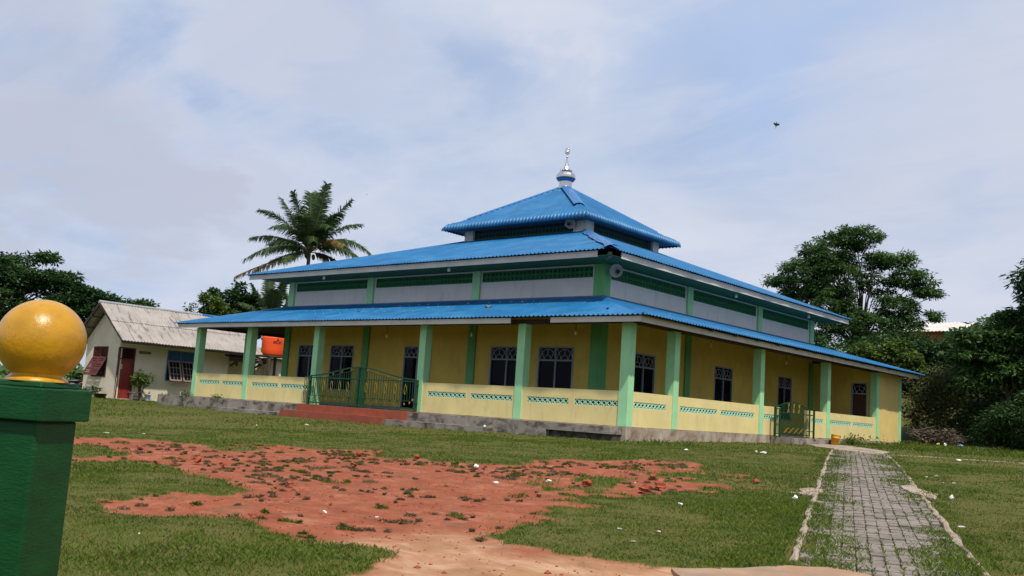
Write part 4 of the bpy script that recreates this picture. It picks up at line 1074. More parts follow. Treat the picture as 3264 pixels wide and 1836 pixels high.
mb = MB(); mb.box(a+.07, b-.07, HY+.115, HY+.135, z0, z1); mb.build('opening_shade_panel', 'inside_shade', wg)  # black sheet painted as the shade behind the window
for k in range(2):
    s0 = a+.05+k*(b-a)/2; s1 = s0+(b-a)/2-.09
    mb = MB(); top = Vector((0, HY-.03, 1.66)); bot = Vector((0, HY-.50, .70)); nn = Vector((0, -.9, .42))
    Pq = lambda x, t: (x, top.y+(bot.y-top.y)*t, top.z+(bot.z-top.z)*t)
    for x in (s0+.04, s1-.04): mb.bar(Pq(x, 0), Pq(x, 1), .085, .035, nn)
    for t_ in (.02, .34, .64, .97): mb.bar(Pq(s0+.08, t_), Pq(s1-.08, t_), .08, .033, nn)
    for i in range(9):
        t_ = .06+i*.105; mb.bar(Pq(s0+.08, t_), Pq(s1-.08, t_), .075, .012, nn)
    mb.build('shutter', 'red_wood', wg)
# door
dr = MB()
for y in (door_h[0]+.035, door_h[1]-.035): dr.box(HX-.11, HX+.015, y-.035, y+.035, door_h[2], door_h[3])
dr.box(HX-.10, HX+.012, door_h[0]+.07, door_h[1]-.07, door_h[3]-.06, door_h[3]); dr.box(HX-.10, HX+.012, door_h[0]+.07, door_h[1]-.07, 1.58, 1.64)
dro = dr.build('door', 'red_wood', house, label='red wooden door with a louvred top and a small paper notice')
louvres('x', HX-.02, door_h[0]+.08, door_h[1]-.08, 1.66, door_h[3]-.07, 7, 'red_dark', dro)
mb = MB(); mb.box(HX-.135, HX-.12, door_h[0], door_h[1], 1.6, door_h[3]); mb.build('opening_shade_panel', 'inside_shade', dro)  # black sheet painted as the shade behind the door louvres
mb = MB(); mb.box(HX-.10, HX-.055, door_h[0]+.07, door_h[1]-.07, door_h[2], 1.58); mb.build('door_leaf', 'red_door', dro)
mb = MB(); mb.box(HX-.054, HX-.048, 1.50, 1.64, 1.08, 1.34); mb.build('notice', 'paper_grey', dro)
mb = MB(); mb.box(HX-.05, HX-.01, 2.12, 2.15, .58, .70); mb.build('handle', 'chrome', dro)
# pierced vents
mb = MB(); mb.box(HX-.13, HX-.10, 2.44, 3.11, 1.95, 2.10); lattice(mb, 'x', HX-.09, HX-.01, 2.44, 3.11, 1.95, 2.10, 6, 2, .02); mb.build('vent_block', 'vent_grey', house)
mb = MB(); mb.box(HX-.93, HX-.9, 9.2, 10.2, 1.98, 2.14); lattice(mb, 'x', HX-.89, HX-.81, 9.2, 10.2, 1.98, 2.14, 8, 2, .02); mb.build('vent_block', 'vent_grey', house)
# blue window with brown glazed shutters
a, b, z0, z1 = win_b
fr = MB()
for y in (a+.035, b-.035, (a+b)/2): fr.box(HX-.11, HX+.015, y-.035, y+.035, z0 if y != (a+b)/2 else 1.75, z1)
fr.box(HX-.10, HX+.012, a+.07, b-.07, z1-.06, z1); fr.box(HX-.10, HX+.012, a+.07, b-.07, z0, z0+.06); fr.box(HX-.10, HX+.012, a+.07, b-.07, 1.72, 1.79)
wb = fr.build('window', 'blue_wood', house, label='blue framed window with louvres and two brown glazed awning shutters')
louvres('x', HX, a+.08, b-.08, 1.81, z1-.07, 5, 'blue_wood', wb)
mb = MB(); mb.box(HX-.135, HX-.12, a+.07, b-.07, z0, z1); mb.build('opening_shade_panel', 'inside_shade', wb)  # black sheet in place of the shaded room behind
for k in range(2):
    s0 = a+.03+k*(b-a)/2; s1 = s0+(b-a)/2-.07
    Pq = lambda y, t: (HX+.04+.42*t, y, 1.73-1.05*t); nn = Vector((.93, 0, .37))
    mb = MB()
    for y in (s0+.04, s1-.04): mb.bar(Pq(y, 0), Pq(y, 1), .08, .035, nn)
    for t_ in (.02, .97): mb.bar(Pq(s0+.08, t_), Pq(s1-.08, t_), .085, .033, nn)
    for t_ in (.34, .66): mb.bar(Pq(s0+.08, t_), Pq(s1-.08, t_), .03, .025, nn)
    for q in (1/3, 2/3): y = s0+.08+(s1-s0-.16)*q; mb.bar(Pq(y, .04), Pq(y, .95), .03, .024, nn)
    sh = mb.build('shutter', 'brown_wood', wb)
    mb = MB(); mb.bar(Pq((s0+s1)/2, .05), Pq((s0+s1)/2, .95), s1-s0-.16, .008, nn); mb.build('pane', 'glass_dark', sh)
# lean-to canopy and plinth strip
mb = MB()
mb.add([(HX+.6, 7.5, 2.18), (HX+.6, 9.9, 2.18), (HX-.9, 9.9, 2.5), (HX-.9, 7.5, 2.5), (HX+.6, 7.5, 2.24), (HX+.6, 9.9, 2.24), (HX-.9, 9.9, 2.56), (HX-.9, 7.5, 2.56)], [(3,2,1,0), (4,5,6,7), (0,1,5,4), (1,2,6,5), (3,7,6,2), (0,4,7,3)])
mb.box(HX+.56, HX+.62, 7.45, 9.9, 2.0, 2.17)
for y in (8.0, 9.6): mb.bar((HX+.5, y, 2.02), (HX-.1, y, 1.75), .08, .08, (0, 1, 0)); mb.box(HX+.45, HX+.55, y-.05, y+.05, 1.75, 2.0)
mb.build('canopy', 'dark_timber', house)
mb = MB(); mb.box(HX, HX+.5, HY-.3, 3.0, -.7, -.40); mb.box(HXL-.2, HX, HY-.4, HY, -.7, -.415); mb.build('step', 'kerb_mortar', house)
# rear wing seen behind the tank
wing = thing('rear_wing', 'plain grey rendered shed wall behind the orange water tank', 'shed', (-33, 14, -.45))
mb = MB(); mb.box(-36, HX-.5, 10.75, 18, -.8, 2.35); mb.build('wall', 'cream_wall', wing)
mb = MB(); mb.box(-36.2, HX-.3, 10.6, 18.2, 2.35, 2.43); mb.build('roof', 'asbestos_under', wing)

# water tank on its timber stand
tk = thing('water_tank', 'bright orange cylindrical water tank on a dark timber stand', 'water tank', (-31.5, 10.35, 2.52), None)
mb = MB(); mb.lathe([(.60, 2.52), (.64, 2.56), (.665, 2.62), (.68, 2.9), (.68, 3.3), (.70, 3.52), (.69, 3.58), (.5, 3.66), (.25, 3.72), (.22, 3.78), (0.01, 3.79)], (-31.5, 10.35, 0), 32)
tb = mb.build('tank_body', 'tank_orange', tk)
# printed mark: a small dome-like sign above two lines of lettering
mb = MB(); aim = math.atan2(-23-10.35, 15.4+31.5)+math.radians(17)
def onface(s, z, r=.704): a_ = aim+s/.68; return (-31.5+r*math.cos(a_), 10.35+r*math.sin(a_), z)
def pat(s0, s1, z0, z1): mb.add([onface(s0, z0), onface(s1, z0), onface(s1, z1), onface(s0, z1)], [(0,1,2,3)])
pat(-.025, .025, 3.37, 3.50); pat(-.045, .045, 3.40, 3.455)
mb.build('printed_emblem', 'ink_black', tb); mb = MB()
for s0, z0_, z1_, wds in ((-.24, 3.30, 3.35, (.05, .035, .05, .04)), (.06, 3.30, 3.35, (.05, .04, .05)), (-.24, 3.225, 3.262, (.03, .05, .04, .03, .05, .04, .03, .05, .03))):
    mb = MB(); s = s0
    for wd in wds: pat(s, s+wd, z0_, z1_); s += wd+.012
    mb.build('printed_lettering', 'ink_black', tb)
st = thing('tank_stand', 'dark timber stand carrying the orange water tank', 'stand', (-31.5, 10.35, -.45))
mb = MB(); mb.box(-32.3, -30.7, 9.5, 11.15, 2.44, 2.515); mb.build('platform', 'dark_timber', st)
for x in (-32.2, -30.8):
    for y in (9.62, 11.05):
        mb = MB(); mb.box(x-.06, x+.06, y-.06, y+.06, -.8, 2.439 if y < 10 else 3.1); mb.build('leg', 'dark_timber', st)

# ---------------------------------------------------------------- gate pillar in the foreground
pc = Vector((11.44, -21.31, 0)); zb_ = gz(pc.x, pc.y)-.1
pil = thing('gate_pillar', 'green painted gate pillar topped by a glossy yellow ball', 'pillar', (pc.x, pc.y, zb_))
def rbox(mb, hw, z0, z1, hw1=None, rot=math.radians(28.7)):
    hw1 = hw1 or hw; vs = []
    for h, z in ((hw, z0), (hw1, z1)):
        for k in range(4):
            a_ = rot+math.pi/4+k*math.pi/2; vs.append((pc.x+h*1.41421*math.cos(a_), pc.y+h*1.41421*math.sin(a_), z))
    mb.add(vs, [(3,2,1,0), (4,5,6,7), (0,1,5,4), (1,2,6,5), (2,3,7,6), (3,0,4,7)])
def bevel(o, wdt, seg=2):
    md = o.modifiers.new('bevel', 'BEVEL'); md.width = wdt; md.segments = seg; md.limit_method = 'ANGLE'
mb = MB(); rbox(mb, .120, zb_, .022); o = mb.build('shaft', 'pillar_green', pil); bevel(o, .012)
mb = MB(); rbox(mb, .151, .022, .148); o = mb.build('cap', 'pillar_green', pil); bevel(o, .006)
mb = MB(); rbox(mb, .118, .149, .172, .112); o = mb.build('cap', 'pillar_green', pil); bevel(o, .006)
mb = MB(); R_ = .1665; zc0 = .335
prof = [(.118, .172), (.118, .178), (.108, .186), (.099, .194), (.0965, .199)]
a0 = math.asin(.0985/R_)
for k in range(23):
    a_ = a0+(math.pi-a0)*k/22; prof.append((max(R_*math.sin(a_), .0005), zc0-R_*math.cos(a_)*.985))
mb.lathe(prof, (pc.x, pc.y, 0), 56); mb.build('ball', 'ball_yellow', pil)

# ---------------------------------------------------------------- trees
def leaves(centers, radii, n_per, ll, lw, flat, droop, seed, tone_sd=.16, updown=0.0, ctone=None, out=.8):
    r = np.random.default_rng(seed); C = np.repeat(np.asarray(centers), n_per, 0); Rr = np.repeat(np.asarray(radii), n_per)
    n = len(C); d = r.normal(0, 1, (n, 3)); d /= np.linalg.norm(d, axis=1, keepdims=True)
    rad = r.random(n)**.5
    P = C+d*(rad*Rr)[:, None]*np.array([1, 1, flat])
    ld = d*out+r.normal(0, .7, (n, 3)); ld[:, 2] = ld[:, 2]*.5-droop; ld /= np.linalg.norm(ld, axis=1, keepdims=True)
    sd = np.cross(ld, r.normal(0, .45, (n, 3))+np.array([0, 0, 1.])); sd /= np.linalg.norm(sd, axis=1, keepdims=True)+1e-9
    l = ll*(.6+.8*r.random(n))[:, None]; w = lw*(.6+.8*r.random(n))[:, None]
    V = np.empty((n, 4, 3)); V[:, 0] = P; V[:, 1] = P+ld*l*.45+sd*w; V[:, 2] = P+ld*l; V[:, 3] = P+ld*l*.45-sd*w
    I = np.arange(n)*4
    ct = ctone if ctone is not None else r.random(len(centers))
    tone = np.repeat(ct, n_per)*.6+.2+r.normal(0, tone_sd, n)
    return V.reshape(-1, 3), np.stack([I, I+1, I+2, I+3], 1), tone
def blob_points(blobs, seed, shell=.45):
    r = np.random.default_rng(seed); out = []
    for (cx, cy, cz, rx_, ry_, rz_, n) in blobs:
        d = r.normal(0, 1, (n, 3)); d /= np.linalg.norm(d, axis=1, keepdims=True)
        q = shell+(1-shell)*r.random(n)**.6
        out.append(np.array([cx, cy, cz])+d*q[:, None]*np.array([rx_, ry_, rz_]))
    return np.concatenate(out)
def tree(name, label, cat, base, trunk_top, blobs, cr, n_per, ll, lw, m, seed, group=None, flat=.5, droop=.15, trunk_r=.18, nbranch=26, bark='bark', bthin=.02, shell=.45):
    t = thing(name, label, cat, tuple(base), group)
    C = blob_points(blobs, seed, shell); r = np.random.default_rng(seed+1)
    V, Fc, tone = leaves(C, cr*(.6+.8*r.random(len(C))), n_per, ll, lw, flat, droop, seed+2)
    mb = MB(); bs = Vector(base); tt = Vector(trunk_top)
    mid = bs.lerp(tt, .5)+Vector((r.normal(0, .12), r.normal(0, .12), 0))
    mb.tube([bs-Vector((0, 0, .3)), bs+Vector((0, 0, .3)), mid, tt], [trunk_r*1.35, trunk_r*1.1, trunk_r*.9, trunk_r*.6], 9)
    tr = mb.build('trunk', bark, t)
    if nbranch:
        mb = MB(); idx = r.choice(len(C), min(nbranch, len(C)), replace=False)
        for i in idx:
            c = Vector(C[i]); st_ = mid.lerp(tt, r.uniform(.3, 1.0)); k1 = st_.lerp(c, .45)+Vector((r.normal(0, .2), r.normal(0, .2), r.uniform(0, .5)))
            mb.tube([st_, k1, c], [trunk_r*.35, trunk_r*.2, bthin], 5, caps=False)
        mb.build('branches', bark, tr)
    npmesh('crown', V, Fc, m, t, tone)
    return t

G1 = 'trees behind the cream house'; G2 = 'trees and bushes on the right behind the mosque'
# spreading tree on the far left: flat layered sprays
LT = [(-44.0,-2.6,6.5,3.2,3.2,1.0,40), (-43.5,-.6,7.1,2.2,2.0,.45,22), (-43.2,-1.5,4.3,3.2,3.0,2.2,75), (-42.2,.4,6.0,1.6,1.7,.6,26),
      (-41.9,1.5,6.1,1.3,1.3,.45,26), (-41.4,2.4,5.75,1.1,1.2,.35,20), (-41.0,3.1,5.6,.9,1.0,.3,16), (-40.7,3.7,5.35,.8,.9,.26,14), (-40.3,4.5,5.2,.8,.8,.24,12), (-39.9,5.2,5.0,.7,.8,.22,10), (-39.3,6.2,5.05,.35,.4,.2,7), (-40.9,2.6,4.9,1.2,1.2,.35,18), (-40.5,3.9,4.6,1.2,1.3,.4,18),
      (-42.2,1.3,7.35,.6,.55,.16,8), (-41.5,2.6,6.45,.5,.5,.18,6), (-41.2,3.1,4.2,1.3,1.4,.7,22), (-43.4,-4.4,3.2,2.2,2.0,2.4,40), (-42.0,1.2,3.2,1.8,1.8,1.3,26)]
tree('spreading_tree', 'large dark spreading tree with layered branches behind the yellow ball', 'tree', (-43.6, -1.5, gz(-43.6, -1.5)), (-43.4, -1.2, 4.0), LT, .62, 110, .26, .055, 'leaf_dark', 21, G1, flat=.34, droop=.05, trunk_r=.3, nbranch=60, bthin=.02)
LB = [(-47.5,-6.5,2.5,2.5,2.5,2.6,40), (-46.5,-3,1.6,2.5,2.2,1.6,26)]
tree('bush', 'dark bush filling the left edge of the picture under the spreading tree', 'bush', (-47, -5.5, gz(-47, -5.5)), (-47, -5.5, 1.5), LB, .8, 90, .3, .08, 'leaf_dark', 22, G1, flat=.8, trunk_r=.12, nbranch=8)
# trees between the house and the palms
MT = [(-37.6,11.1,5.9,1.25,1.25,1.2,34), (-37.2,12.5,5.5,1.0,1.0,1.0,22), (-37.9,10.6,4.6,1.5,1.3,1.2,30), (-36.7,13.3,4.6,1.2,1.1,.9,22)]
tree('broadleaf_tree', 'dark green broadleaf tree left of the tall palm behind the house roof', 'tree', (-37.6, 11.6, gz(-37.6, 11.6)), (-37.5, 11.6, 4.6), MT, .40, 90, .24, .085, 'leaf_dark', 31, G1, flat=.9, droop=.1, trunk_r=.14, nbranch=20)
MY = [(-37.0,9.35,5.6,.6,.6,.7,14), (-36.9,10.1,5.2,.8,.7,.6,18), (-36.6,10.9,4.6,.9,.9,.6,18), (-36.3,12.0,4.4,.7,.7,.5,12)]
tree('young_tree', 'yellow green young tree in front of the dark broadleaf tree', 'tree', (-36.8, 10.3, gz(-36.8, 10.3)), (-36.8, 10.1, 4.4), MY, .34, 80, .2, .065, 'leaf_yellow', 32, G1, flat=.8, droop=.1, trunk_r=.07, nbranch=16)
MS = [(-37.7,8.6,4.8,.55,.55,.85,18), (-37.6,9.1,4.5,.6,.6,.6,10)]
tree('sparse_shrub', 'thin half bare grey shrub above the house ridge', 'shrub', (-37.7, 8.8, gz(-37.7, 8.8)), (-37.7, 8.8, 3.8), MS, .28, 16, .17, .045, 'leaf_mid', 33, G1, flat=.8, droop=-.2, trunk_r=.05, nbranch=26, bthin=.012)

# big feathery tree right of the mosque
RT = [(-8.6,30.2,9.0,1.7,1.7,1.3,54), (-7.2,30.6,10.6,1.5,1.5,1.1,44), (-5.6,31.2,11.5,1.6,1.5,.65,34), (-6.8,30.6,9.2,1.7,1.6,1.4,64), (-7.6,30.3,7.6,2.2,1.8,1.2,64),
      (-3.6,31.8,10.3,1.4,1.3,.55,24), (-2.6,32.2,9.1,1.3,1.2,.5,22), (-1.8,32.6,8.4,.8,.8,.35,12), (-3.4,31.9,7.6,1.3,1.2,.55,22), (-4.4,31.5,9.0,1.0,1.0,1.0,16), (-2.9,32.1,6.7,1.1,1.0,.5,16),
      (-9.9,29.3,8.9,.7,.7,.3,9), (-5.0,31.2,6.2,2.4,2.0,.9,40), (-8.0,30,6.2,2,1.8,.9,30), (-1.5,32.6,7.0,.5,.5,.22,6)]
tree('feathery_tree', 'tall feathery tree with an open crown rising behind the right end of the mosque', 'tree', (-5.4, 31.2, gz(-5.4, 31.2)), (-5.3, 31.2, 6.6), [(-5.6+(b_[0]+5.6)*.92, 31.2+(b_[1]-31.2)*.92, *b_[2:6], int(b_[6]*1.7)) for b_ in RT], .40, 85, .21, .038, 'leaf_mid', 41, G2, flat=.42, droop=.2, trunk_r=.16, nbranch=80, bthin=.016)
DM = [(-4.5,26.2,3.6,2.2,1.6,2.2,50), (-7.2,25.6,4.2,2,1.5,2.0,34), (-1.6,27.8,3.6,1.8,1.5,2.2,44), (-.6,28.6,4.5,1.2,1.2,.8,22), (.4,27.6,2.6,1.2,1.0,1.6,26)]
tree('bush', 'dark tall bush behind the right end of the veranda roof', 'bush', (-3.5, 26.6, gz(-3.5, 26.6)), (-3.5, 26.6, 3.0), DM, .7, 100, .25, .06, 'leaf_dark', 42, G2, flat=.5, trunk_r=.12, nbranch=14)
YS = [(-2.0,24.9,4.0,.9,.6,.55,18), (-1.2,25.2,4.5,.7,.6,.45,14), (-.7,25.3,3.8,.7,.6,.6,14), (-2.7,24.8,4.4,.5,.5,.3,8)]
tree('young_tree', 'bright yellow green young tree just above the right tip of the veranda roof', 'tree', (-1.4, 25.1, gz(-1.4, 25.1)), (-1.4, 25.1, 3.6), YS, .38, 75, .24, .06, 'leaf_yellow', 43, G2, flat=.5, droop=.35, trunk_r=.05, nbranch=14)
VB = [(.35,24.4,1.4,.75,.6,1.4,38), (1.0,24.8,2.3,.8,.6,1.5,38), (1.6,25.2,1.5,.8,.7,1.3,30), (.5,25.0,3.0,.6,.5,.8,14)]
tree('creeper_bush', 'brownish creeper covered bush beside the far end wall of the mosque', 'bush', (.9, 24.8, gz(.9, 24.8)), (.9, 24.8, 1.6), VB, .42, 70, .15, .022, 'leaf_vine', 44, G2, flat=1.2, droop=.5, trunk_r=.06, nbranch=40, bthin=.01)
RB = [(3.2,24.0,5.0,1.4,1.2,.65,32), (2.7,23.8,4.1,1.2,1.0,.35,22), (3.6,24.2,3.5,1.3,1.1,.3,22), (2.5,23.9,2.95,1.0,.9,.25,14), (4.4,24.6,5.4,1.4,1.2,.9,34), (4.6,25,3.6,1.6,1.2,1.2,40)]
tree('layered_tree', 'dark tree with horizontal layers of hanging leaves above the shadowy hollow on the right', 'tree', (3.8, 25.2, gz(3.8, 25.2)), (3.7, 24.9, 3.6), RB, .5, 110, .24, .05, 'leaf_mid', 45, G2, flat=.32, droop=.35, trunk_r=.12, nbranch=30)
BR = [(5.4,24.2,7.4,1.1,1.1,1.1,34), (5.5,24.4,6.0,1.3,1.2,1.1,40), (6.6,25,8.6,1.5,1.4,1.2,34), (5.9,24.8,4.6,1.6,1.4,1.2,40), (7.5,25.5,6.5,2.2,2,2.0,60)]
tree('long_leaved_tree', 'tall tree with long drooping leaves at the right edge of the picture', 'tree', (6.6, 25.4, gz(6.6, 25.4)), (6.4, 25.2, 5.0), BR, .5, 100, .34, .05, 'leaf_dark', 46, G2, flat=.8, droop=.5, trunk_r=.16, nbranch=22)
LR = [(4.2,23.4,.75,1.2,.7,.9,34), (5.2,22.6,1.3,1.3,.9,1.2,40), (3.0,25.2,1.0,1.4,.7,1.3,40), (6.8,22.8,1.6,1.6,1.2,1.6,50), (9.5,23.5,2.4,2.2,1.6,2.4,60)]
tree('bush', 'low dark thicket at the foot of the right-hand trees', 'bush', (5.4, 23.6, gz(5.4, 23.6)), (5.4, 23.6, .8), LR, .55, 100, .2, .03, 'leaf_dark', 47, G2, flat=.9, droop=.2, trunk_r=.08, nbranch=30, bthin=.01)
HB = [(1.6,29.5,4.9,1.6,1.2,.9,30), (3.4,29.4,3.6,2.2,1.2,2.4,60), (.8,30,3,1.6,1.2,2.2,40), (6.5,29.5,4.5,2.5,1.5,3.0,60), (10,29,5,3,2,4,70)]
tree('bush', 'dark wall of trees behind the layered tree on the right', 'trees', (3.5, 29.6, gz(3.5, 29.6)), (3.5, 29.6, 2.5), HB, .8, 90, .3, .07, 'leaf_dark', 48, G2, flat=.7, trunk_r=.14, nbranch=10)
HS = [(-4.6,41.0,5.9,1.3,1.0,.6,20), (-2.6,41.6,6.5,1.2,1.0,.6,22), (-.4,42,7.4,1.6,1.2,1.0,28), (-7.6,40,5.6,2.2,1.2,1.4,34), (1.8,42,6.6,2.2,1.4,1.6,34)]
tree('hill_shrub', 'shrubs on the slope in front of the pale hillside roofs', 'shrub', (-2.6, 41.6, gz(-2.6, 41.6)), (-2.6, 41.6, 6.0), HS, .6, 70, .26, .06, 'leaf_mid', 49, G2, flat=.5, trunk_r=.08, nbranch=14)

# coconut palms
def frond(mb_r, LV, LF, LT_, base, tip, sag, nl=92, ll=.75, seed=0, dead=0.0, hang=.55):
    r = np.random.default_rng(seed); b_ = np.array(base); tp = np.array(tip); ctl = (b_+tp)/2+np.array([0, 0, sag])
    f = lambda t: (1-t)**2*b_+2*t*(1-t)*ctl+t*t*tp
    ts = np.linspace(0, 1, 12); pts = [f(t_) for t_ in ts]
    mb_r.tube([tuple(p) for p in pts], [.035*(1-t_)+.008 for t_ in ts], 5, caps=False)
    for i in range(nl):
        t_ = .14+.86*(i+.5)/nl; p = f(t_); d = f(min(t_+.02, 1.0))-f(t_-.02); d /= np.linalg.norm(d)
        s = np.cross(d, [0, 0, 1.]); s /= np.linalg.norm(s)+1e-9; up = np.cross(s, d)
        L_ = ll*(.55+.45*math.sin(math.pi*min(t_*1.05, 1)))*(.85+.3*r.random())
        for sg_ in (-1, 1):
            if r.random() < dead*.6: continue
            v = s*sg_*.8+d*.55+up*.18*r.normal(0, 1)-np.array([0, 0, hang*.35*(.6+.8*r.random())]); v /= np.linalg.norm(v)
            v2 = v*.7-np.array([0, 0, hang*(.5+.6*r.random())]); v2 /= np.linalg.norm(v2)
            w = d*.036
            k = len(LV); m1 = p+v*L_*.5; m2 = m1+v2*L_*.5
            LV += [p-w, p+w, m1+w, m1-w, m2-w*.15, m2+w*.15]; LF.append((k, k+1, k+2, k+3)); LF.append((k+3, k+2, k+5, k+4))
            tn = .35+.25*r.normal(0, 1)*.5+.2*t_; LT_ += [tn, tn]
def palm(label, base, top, fronds, seed, group, nuts=5, ll=.75, lean=None, trunk_r=.15):
    t = thing('palm_tree', label, 'palm tree', tuple(base), group); bs = Vector(base); tp = Vector(top)
    mb = MB(); pts = [bs-Vector((0, 0, .3))]+[bs.lerp(tp, k/8)+Vector((math.sin(k*.5)*.12, 0, 0)) for k in range(1, 8)]+[tp]
    mb.tube([tuple(p) for p in pts], [trunk_r*1.3]+[trunk_r*(1.1-.3*k/8) for k in range(8)], 10); mb.build('trunk', 'palm_bark', t)
    for i, (dx_, dz_, dy_, sag, dead) in enumerate(fronds):
        # dx along the view's right at the palm, dy away from the viewer
        right = np.array([.6, .8, 0]); away = np.array([-.8, .6, 0])
        tip = np.array(top)+right*dx_+away*dy_+np.array([0, 0, dz_])
        mbr = MB(); LV, LF, LT_ = [], [], []
        frond(mbr, LV, LF, LT_, np.array(top)+np.array([0, 0, .05]), tip, sag, seed=seed*100+i, dead=dead, ll=ll, hang=.35+.5*(dz_ < 1.5))
        o = npmesh('frond', np.array(LV), np.array([f_ for f_ in LF]), 'leaf_dead' if dead > .5 else 'leaf_palm', t, np.array(LT_))
        mbr.build('rachis', 'leaf_mid_stem', o)
    for i in range(nuts):
        a_ = i*2.2+.5; mb = MB(); c = (top[0]+.32*math.cos(a_), top[1]+.32*math.sin(a_), top[2]-.22-.1*(i % 2))
        mb.lathe([(.01, -.16), (.09, -.12), (.13, 0), (.10, .11), (.01, .16)], c, 10); mb.build('coconut', 'nut_green', t)
    return t
mat('leaf_mid_stem', (0.10, 0.12, 0.045), 0.6, .1, 3)
mat('nut_green', (0.09, 0.085, 0.03), 0.6, .15, 3)
FR = [(-.3,4.5,.6,.2,0), (.8,5.0,-.8,.2,0), (.3,4.7,1.2,.2,0), (-1.5,4.2,-.6,.5,0), (-2.3,3.9,.8,.5,0), (2.6,4.1,-.5,.55,0), (-3.7,2.7,-.4,1.3,0), (3.5,2.6,.8,1.2,0), (4.3,.35,-.6,2.0,0), (3.9,-.5,-1.6,1.5,.2),
      (-4.2,.85,.9,1.1,.45), (-4.4,-1.0,-.8,1.5,.3), (-3.8,-1.7,.6,.9,.5), (2.6,-.65,.8,.6,.2), (-2.6,1.1,-3.2,1.6,0), (-.9,2.0,-3.6,1.9,0), (1.2,1.4,-3.6,1.8,0), (.2,.3,-3.9,1.4,.2), (2.3,.3,-3.2,1.3,.6),
      (-1.6,3.2,2.8,1.2,0), (1.6,3.0,2.8,1.2,0), (3.0,1.0,3.0,1.3,0), (-3.0,.8,3.0,1.3,0), (-1.8,-1.3,-3.0,.8,.4), (-3.0,-.6,-2.4,1.0,.2), (1.8,2.6,-2.6,1.1,0), (-4.9,-2.1,.1,.4,.6)]
palm('tall coconut palm rising behind the left half of the mosque roof', (-40.1, 18.8, gz(-40.1, 18.8)), (-40.55, 19.05, 10.55), FR, 5, 'coconut palms', 7, ll=.95)
F2 = [(-1.3,2.6,0,.5,0), (-.3,3.2,.5,.3,0), (.7,3.0,-.5,.3,0), (1.5,2.2,.2,.5,0), (-1.9,1.3,-.6,.7,0), (2.0,1.0,.5,.7,0), (.1,2.2,-1.2,.6,0), (-.6,1.0,-1.6,.8,0), (.9,.8,-1.6,.8,0)]
palm('young palm half hidden below the left tip of the middle roof', (-35.6, 12.6, gz(-35.6, 12.6)), (-35.45, 12.7, 4.5), F2[:], 6, 'coconut palms', 0, ll=.65)
palm('second young palm beside the left clerestory column of the mosque', (-34.7, 14.0, gz(-34.7, 14.0)), (-34.6, 14.05, 4.7), [(-.8,2.0,.3,.4,0), (.2,2.5,.2,.3,0), (1.2,2.0,-.2,.4,0), (1.6,1.2,.4,.6,0), (-1.3,1.0,-.5,.6,0), (.3,1.5,-1.2,.6,0)], 7, 'coconut palms', 0, ll=.6)
palm('distant palm whose tips just show above the middle roof edge', (-36.5, 33.5, gz(-36.5, 33.5)), (-36.5, 33.5, 9.6), [(-.15,3.35,0,.2,0), (.1,3.1,.3,.2,0), (.25,2.9,-.3,.2,0), (-1.6,1.8,.3,.6,0), (1.6,1.8,.3,.6,0), (-2.2,.4,0,.8,0), (2.2,.4,0,.8,0)], 8, 'coconut palms', 0, ll=.5)
# far line of woods
r = np.random.default_rng(77); aa = np.linspace(-2.1, .75, 420); dd = 115+40*r.random(420)
C = np.stack([CAM[0]+np.sin(aa)*dd, CAM[1]+np.cos(aa)*dd, .6+2.0*r.random(420)], 1)
V, Fc, tone = leaves(C, np.full(420, 2.2), 26, 1.1, .45, .8, .1, 78)
place(npmesh('far_woods', V, Fc, 'leaf_mid', None, tone), 'low line of distant woods behind the buildings', 'woods', kind='stuff')

# ---------------------------------------------------------------- hillside houses and far-left house
hh = thing('hillside_house', 'pale zinc roofed house with rusty walls half hidden among the trees on the right', 'house', (-6, 49.5, gz(-6, 49.5)))
def swapxy(m_): m_.v = [(v_[1], v_[0], v_[2]) for v_ in m_.v]; m_.f = [f_[::-1] for f_ in m_.f]
mb = MB(); slope(mb, 50.4, 8.75, 46.9, 7.75, -9.0, -4.3, 0, 1, 0, .25, .02); slope(mb, 50.4, 8.75, 53.5, 7.75, -9.0, -4.3, 0, 1, 0, .25, .02); swapxy(mb)
mb.build('roof', 'zinc_roof', hh)
mb = MB(); mb.box(-8.6, -4.7, 47.4, 53.0, gz(-6, 49)-1, 7.8); mb.build('wall', 'rust_wall', hh)
h2 = thing('hillside_house', 'second pale roof higher on the right hillside behind the shrubs', 'house', (-2.6, 52.5, gz(-2.6, 52.5)))
mb = MB(); slope(mb, -2.4, 9.1, -4.6, 8.2, 51.8, 55.5, 0, 1, 0, .25, .02); slope(mb, -2.4, 9.1, -.2, 8.2, 51.8, 55.5, 0, 1, 0, .25, .02); mb.build('roof', 'zinc_roof', h2)
mb = MB(); mb.box(-4.2, -.6, 52.1, 55.2, gz(-2.6, 53)-1, 8.25); mb.build('wall', 'rust_wall', h2)
h3_ = thing('far_house', 'low grey roofed house far behind the yellow ball', 'house', (-52, -3.5, gz(-52, -3.5)))
mb = MB(); slope(mb, -54.5, 1.9, -50.0, .55, -9, 2.6, 0, 1, 0, .3, .02); slope(mb, -54.5, 1.9, -58, .55, -9, 2.6, 0, 1, 0, .3, .02); mb.build('roof', 'grey_roof', h3_)
mb = MB(); mb.box(-57.6, -50.6, -8.6, 2.2, -.8, .7); mb.build('wall', 'cream_wall', h3_)

